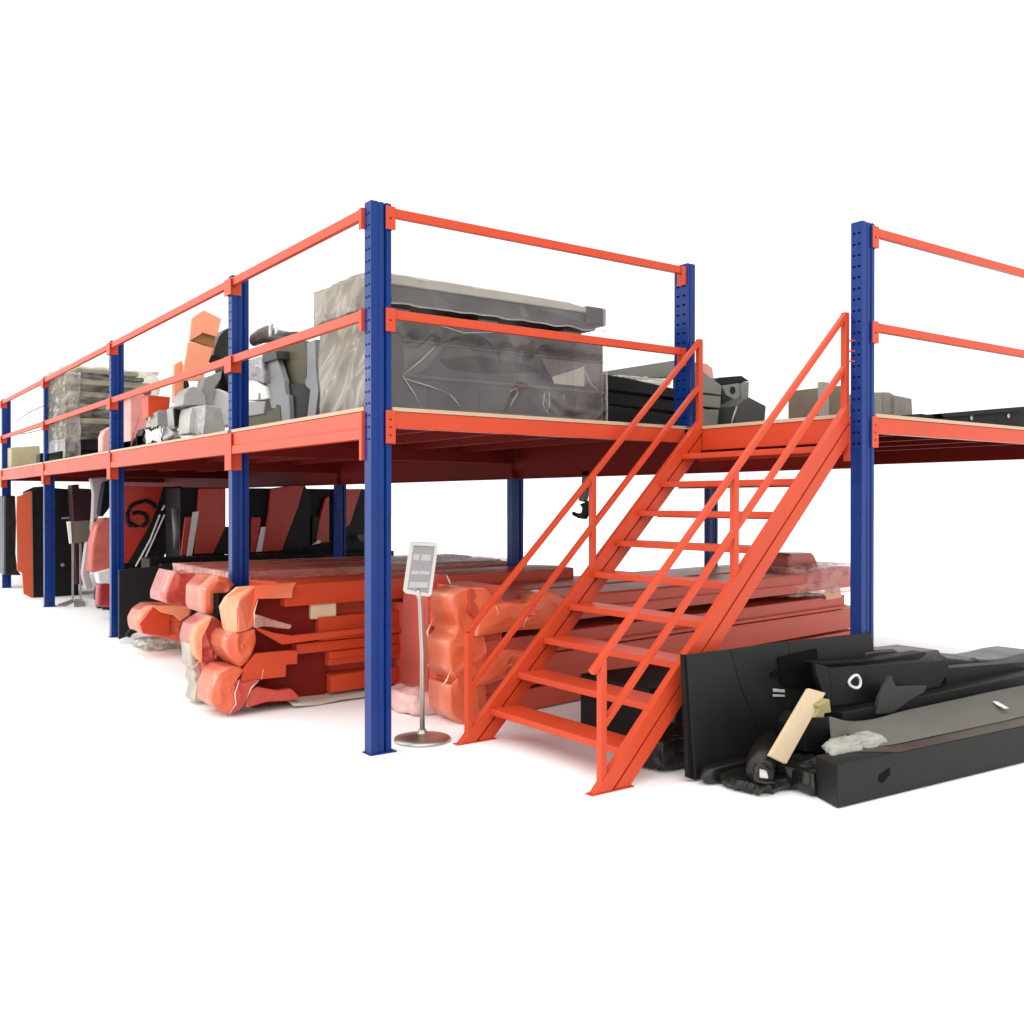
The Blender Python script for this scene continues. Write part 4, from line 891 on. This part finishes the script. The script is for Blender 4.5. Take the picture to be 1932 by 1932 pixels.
t = thing('steel_channel', 'black channel beam with a chalk ring on its side resting on the black pile', 'beam', (2.8,-1.85,.36))
f = on('S5', [(250,478),(1240,412),(1280,440),(1282,520),(1200,640),(690,762),(280,808)], Y=-1.86)
MB().prism(f, (0,.02,0)).build('beam_web', BLACK, t, bevel=.004)
MB().prism(on('S5', [(130,440),(200,455),(250,478),(280,808),(200,700),(150,560)], Y=-1.87), (0,.03,0)).build('beam_end', BLACK, t, bevel=.004)
MB().prism(on('S5', [(100,430),(700,400),(1080,340),(1095,360),(1030,405),(420,445),(220,458)], Y=-1.75), (0,.10,0)).build('rear_flange', BLACK, t, bevel=.004)
b = MB(); ring = [at(*cp('S5', [(478+50*math.cos(a)-6*math.cos(2*a), 600+50*math.sin(a)+(10*max(0, -math.sin(a))*math.cos(a*2)))])[0], Y=-1.866) for a in [i*2*math.pi/24 for i in range(25)]]
b.tube(ring, .009, 6); b.build('chalk_ring', WHITE, t)
solid('black_rail', MB().prism(on('S5', [(1262,480),(2060,415),(2060,560),(1810,580),(1262,700)], Y=-1.80), (0,.10,0)), BLACK, 'long black rail running on from the chalk ringed beam to the picture edge', 'rail profile', bevel=.005)
solid('dark_fin', MB().prism(on('S5', [(790,545),(830,640),(1095,632),(1075,690),(960,750),(800,870),(668,880),(690,745),(730,650)], Y=-1.97), (0,.03,0)), mat('fin_grey', (.022,.022,.021,1), .6), 'dark grey fin shaped plate standing before the chalk ringed beam', 'plate', bevel=.004)
# the long square beam at the front
d = Vector((1.69,-.12,0)).normalized(); nn = Vector((-d.y, d.x, 0))
A = Vector((1.47,-2.383,.004)); Lg = 3.2; W = .205; H = .225
t = thing('square_steel_tube', 'long square charcoal beam lying frontmost on the floor under grey sheeting', 'beam', tuple(A+d*1.6+nn*.1))
B = A+nn*W+d*.07
b = MB(); b.hexa([A, A+d*Lg, A+d*Lg+nn*W, B, A+Vector((0,0,H)), A+d*Lg+Vector((0,0,H)), A+d*Lg+nn*W+Vector((0,0,H)), B+Vector((0,0,H))]); b.build('beam_body', CHAR, t, bevel=.008)
b = MB(); b.hexa([A+nn*.004+d*.5+Vector((0,0,H+.001)), A+nn*.004+d*Lg+Vector((0,0,H+.001)), A+nn*(W-.01)+d*Lg+Vector((0,0,H+.001)), A+nn*(W-.01)+d*.2+Vector((0,0,H+.001)), A+nn*.004+d*.5+Vector((0,0,H+.004)), A+nn*.004+d*Lg+Vector((0,0,H+.004)), A+nn*(W-.01)+d*Lg+Vector((0,0,H+.004)), A+nn*(W-.01)+d*.2+Vector((0,0,H+.004))]); b.build('brown_top_strip', mat('top_brown', (.055,.038,.028,1), .5, var=.3, scale=5), t)  # thin brown strip laid along the beam top
MB().prism([v+nn*-.0025 for v in (A+d*.33+Vector((0,0,.125)), A+d*.42+Vector((0,0,.155)), A+d*.42+Vector((0,0,.115)), A+d*.36+Vector((0,0,.08)), A+d*.33+Vector((0,0,.09)))], nn*.001).build('slot_hole', VOID, t)
b = MB(); b.box(2.0, 4.6, -2.14, -1.98, .004, .245); solid('steel_tube', b, BLACK, 'black beam hidden under the grey sheeting behind the front square beam', 'beam', bevel=.006)
b = MB(); b.box(2.12, 4.6, -1.95, -1.70, .004, .345); solid('steel_tube', b, BLACK, 'black beam on the floor carrying the chalk ringed beam', 'beam', bevel=.006)
near = on('S5', [(285,1095),(420,1110),(560,1150),(780,1140),(1000,1095),(1200,1050),(1550,975),(1932,890),(2080,855)], z=.242)
far = on('S5', [(272,895),(410,935),(640,915),(800,865),(1060,800),(1330,742),(1640,680),(1932,620),(2080,590)], z=.30)
rows = []
for i in range(7):
    u = i/6; rows.append([near[k].lerp(far[k], u)+Vector((0, 0, .018*math.sin(u*math.pi)+.010*noise.noise(Vector((near[k].x*5, u*3, 1))))) for k in range(9)])
b = MB(); b.sheet(rows, (0,0,-.012)); o = solid('grey_sheeting', b, GREY, 'grey foam sheeting draped over the front square beam', 'sheeting', smooth=True)
m = o.modifiers.new('soft', 'SUBSURF'); m.levels = 2; m.render_levels = 2
b = MB(); b.prism(on('S5', [(1660,768),(1700,770),(1800,826),(1760,830),(1690,795)], z=.292), (0,0,.003)); b.build('white_scuff', WHITE, o)
solid('folded_flap', MB().prism(on('S5', [(272,900),(405,940),(420,1010),(440,1060),(395,1095),(288,1098)], Y=-2.13), (.0,.02,.0)), GREY, 'folded grey foam flap at the left end of the sheeting', 'foam flap', bevel=.004)
b = MB(); c = at(*cp('S5', [(400,1150)])[0], z=.245)
b.lump([(c.x-.22,c.y-.05,.228),(c.x+.30,c.y-.10,.228),(c.x+.34,c.y+.06,.228),(c.x-.12,c.y+.08,.228),(c.x-.18,c.y-.04,.262),(c.x+.26,c.y-.08,.285),(c.x+.28,c.y+.06,.29),(c.x-.1,c.y+.07,.275)], n=(16,8,6), rnd=.2, amp=.02, freq=14, seed=81)
solid('crumpled_foam', b, mat('pale_foam', (.33,.33,.29,1), .7, var=.3, scale=14, bump=.6, bscale=40), 'crumpled pale foam scrap on the left end of the square beam', 'foam scrap', smooth=True)
# slat, foam, collar, film
s4 = on('S4', [(1365,650),(1510,690),(1175,1297),(1030,1225)], Y=-1.93)
s4[2] = at(*cp('S4', [(1175,1297)])[0], Y=-2.06); s4[3] = at(*cp('S4', [(1030,1225)])[0], Y=-2.06)
b = MB(); nv = (s4[1]-s4[0]).cross(s4[3]-s4[0]).normalized(); nv = nv if nv.y > 0 else -nv
solid('wooden_batten', b.prism(s4, nv*.022), WOOD, 'pale wooden slat leaning diagonally against the black pile', 'slat', bevel=.003)
solid('yellow_foam', MB().prism(on('S4', [(1410,905),(1455,830),(1440,800),(1545,742),(1560,860),(1500,870),(1500,905)], Y=-1.99), (0,.05,0)), mat('yellow_foam', (.30,.26,.12,1), .8, var=.2, bump=.3), 'small yellowish foam wedge behind the wooden slat', 'foam wedge', bevel=.008)
solid('black_carton', MB().prism(clampz(on('S4', [(1330,980),(1390,890),(1560,900),(1560,1100),(1500,1200),(1340,1200)], Y=-1.97)), (0,.2,0)), BLACK, 'black box end between wooden slat and grey foam flap', 'box', bevel=.006)
t = thing('wrapped_tube', 'black film wrapped square tube end with bright opening near the slat foot', 'tube', tuple(at(1440,1460,Y=-1.99)))
hole = on('S4', [(928,1328),(985,1335),(1035,1372),(1042,1436),(985,1432),(928,1425)], Y=-2.02)
cc = sum(hole, Vector())/6
MB().prism(hole, (0,.01,0)).build('tube_opening', WHITE, t)
b = MB(); lp = [cc+(h-cc)*1.28 for h in hole]; lp = [lp[i] for i in (0,1,2,3,4,5)]+[lp[0]]
b.tube(lp, .017, 10)
for i, v in enumerate(b.v): b.v[i] = Vector((v.x, v.y, max(.004, v.z)))+noise.noise_vector(v*20)*.006
b.build('film_collar', CRUMPLE, t, smooth=True)
b = MB(); b.tube([cc+Vector((0,.03,0)), cc+Vector((.12,.12,.03)), cc+Vector((.35,.25,.06))], [.075,.08,.08], 14)
for i, v in enumerate(b.v): b.v[i] = Vector((v.x, v.y, max(.004, v.z)))+noise.noise_vector(v*12)*.01
b.build('tube_body', CRUMPLE, t, smooth=True)
def film_heap(label, x0, x1, y0, y1, z1, seed, n=(34,24,8), amp=.05, rot=0, cat='plastic film'):
    b = MB(); b.lbox(x0, x1, y0, y1, .006, z1, n=n, rnd=.3, amp=amp*.55, freq=4, seed=seed, stretch=(1,1.8,1), fold=1.0)
    for i, v in enumerate(b.v): b.v[i] = Vector((v.x, v.y, max(v.z, .004)))
    return solid('crumpled_film', b, CRUMPLE, label, cat, 'crumpled black film around the black pile', smooth=True)
film_heap('crumpled black film on the floor before the wide black panel', 1.28, 1.62, -2.02, -1.63, .07, 91)
film_heap('crumpled black film heaped between wooden slat foot and square beam', 1.52, 2.0, -2.20, -1.70, .13, 92)
film_heap('crumpled black film spilling out left of the wide black panel beside the stair foot', 1.16, 1.75, -1.40, -1.05, .20, 93)
film_heap('thin crumpled black film skirt along the foot of the wide black panel', 1.22, 2.1, -1.72, -1.615, .10, 96, n=(40,6,6), amp=.04)
b = MB(); b.prism(clampz(on('S5', [(560,340),(700,322),(820,316),(860,335),(945,352),(1060,340),(1205,322),(1215,350),(1285,385),(1400,395),(1470,405),(1520,388),(1560,400),(1700,402),(1800,385),(1932,350),(2060,330),(2060,480),(560,480)], Y=-1.60)), (0,.35,0))
solid('film_covered_pack', b, mat('dark_film_pack', (.035,.032,.027,1), .35, spec=.4, var=.5, scale=6, bump=.5, bscale=12), 'low dark film covered pack along the back of the black pile', 'pack', bevel=.02)
solid('black_crate', MB().box(1.50, 2.6, -.95, -.25, .004, .40), BLACK, 'black crate standing under the stair treads', 'crate', bevel=.01)
solid('grey_plate', MB().prism([(1.30,-1.0,.10),(1.62,-1.05,.16),(1.72,-.98,.30),(1.40,-.95,.22)], (0,.02,0)), GREY, 'small grey plate poking out beside the stair stringer', 'plate', bevel=.003)

# nothing sinks into the deck or the floor
for o in list(COL.objects):
    if o.type != 'MESH': continue
    r = o
    while r.parent: r = r.parent
    if r in (mezz, stair) or r == fo: continue
    if r.name.startswith('lifting_hook'): continue
    w = WL[o]; zs = [v.co.z+w.z for v in o.data.vertices]
    lim = ZT if (min(zs)+max(zs))/2 > 2.1 else .003
    for v in o.data.vertices:
        if v.co.z+w.z < lim: v.co.z = lim-w.z
        if lim == ZT and v.co.x+w.x < .05 and w.y > 0: v.co.x = .05-w.x
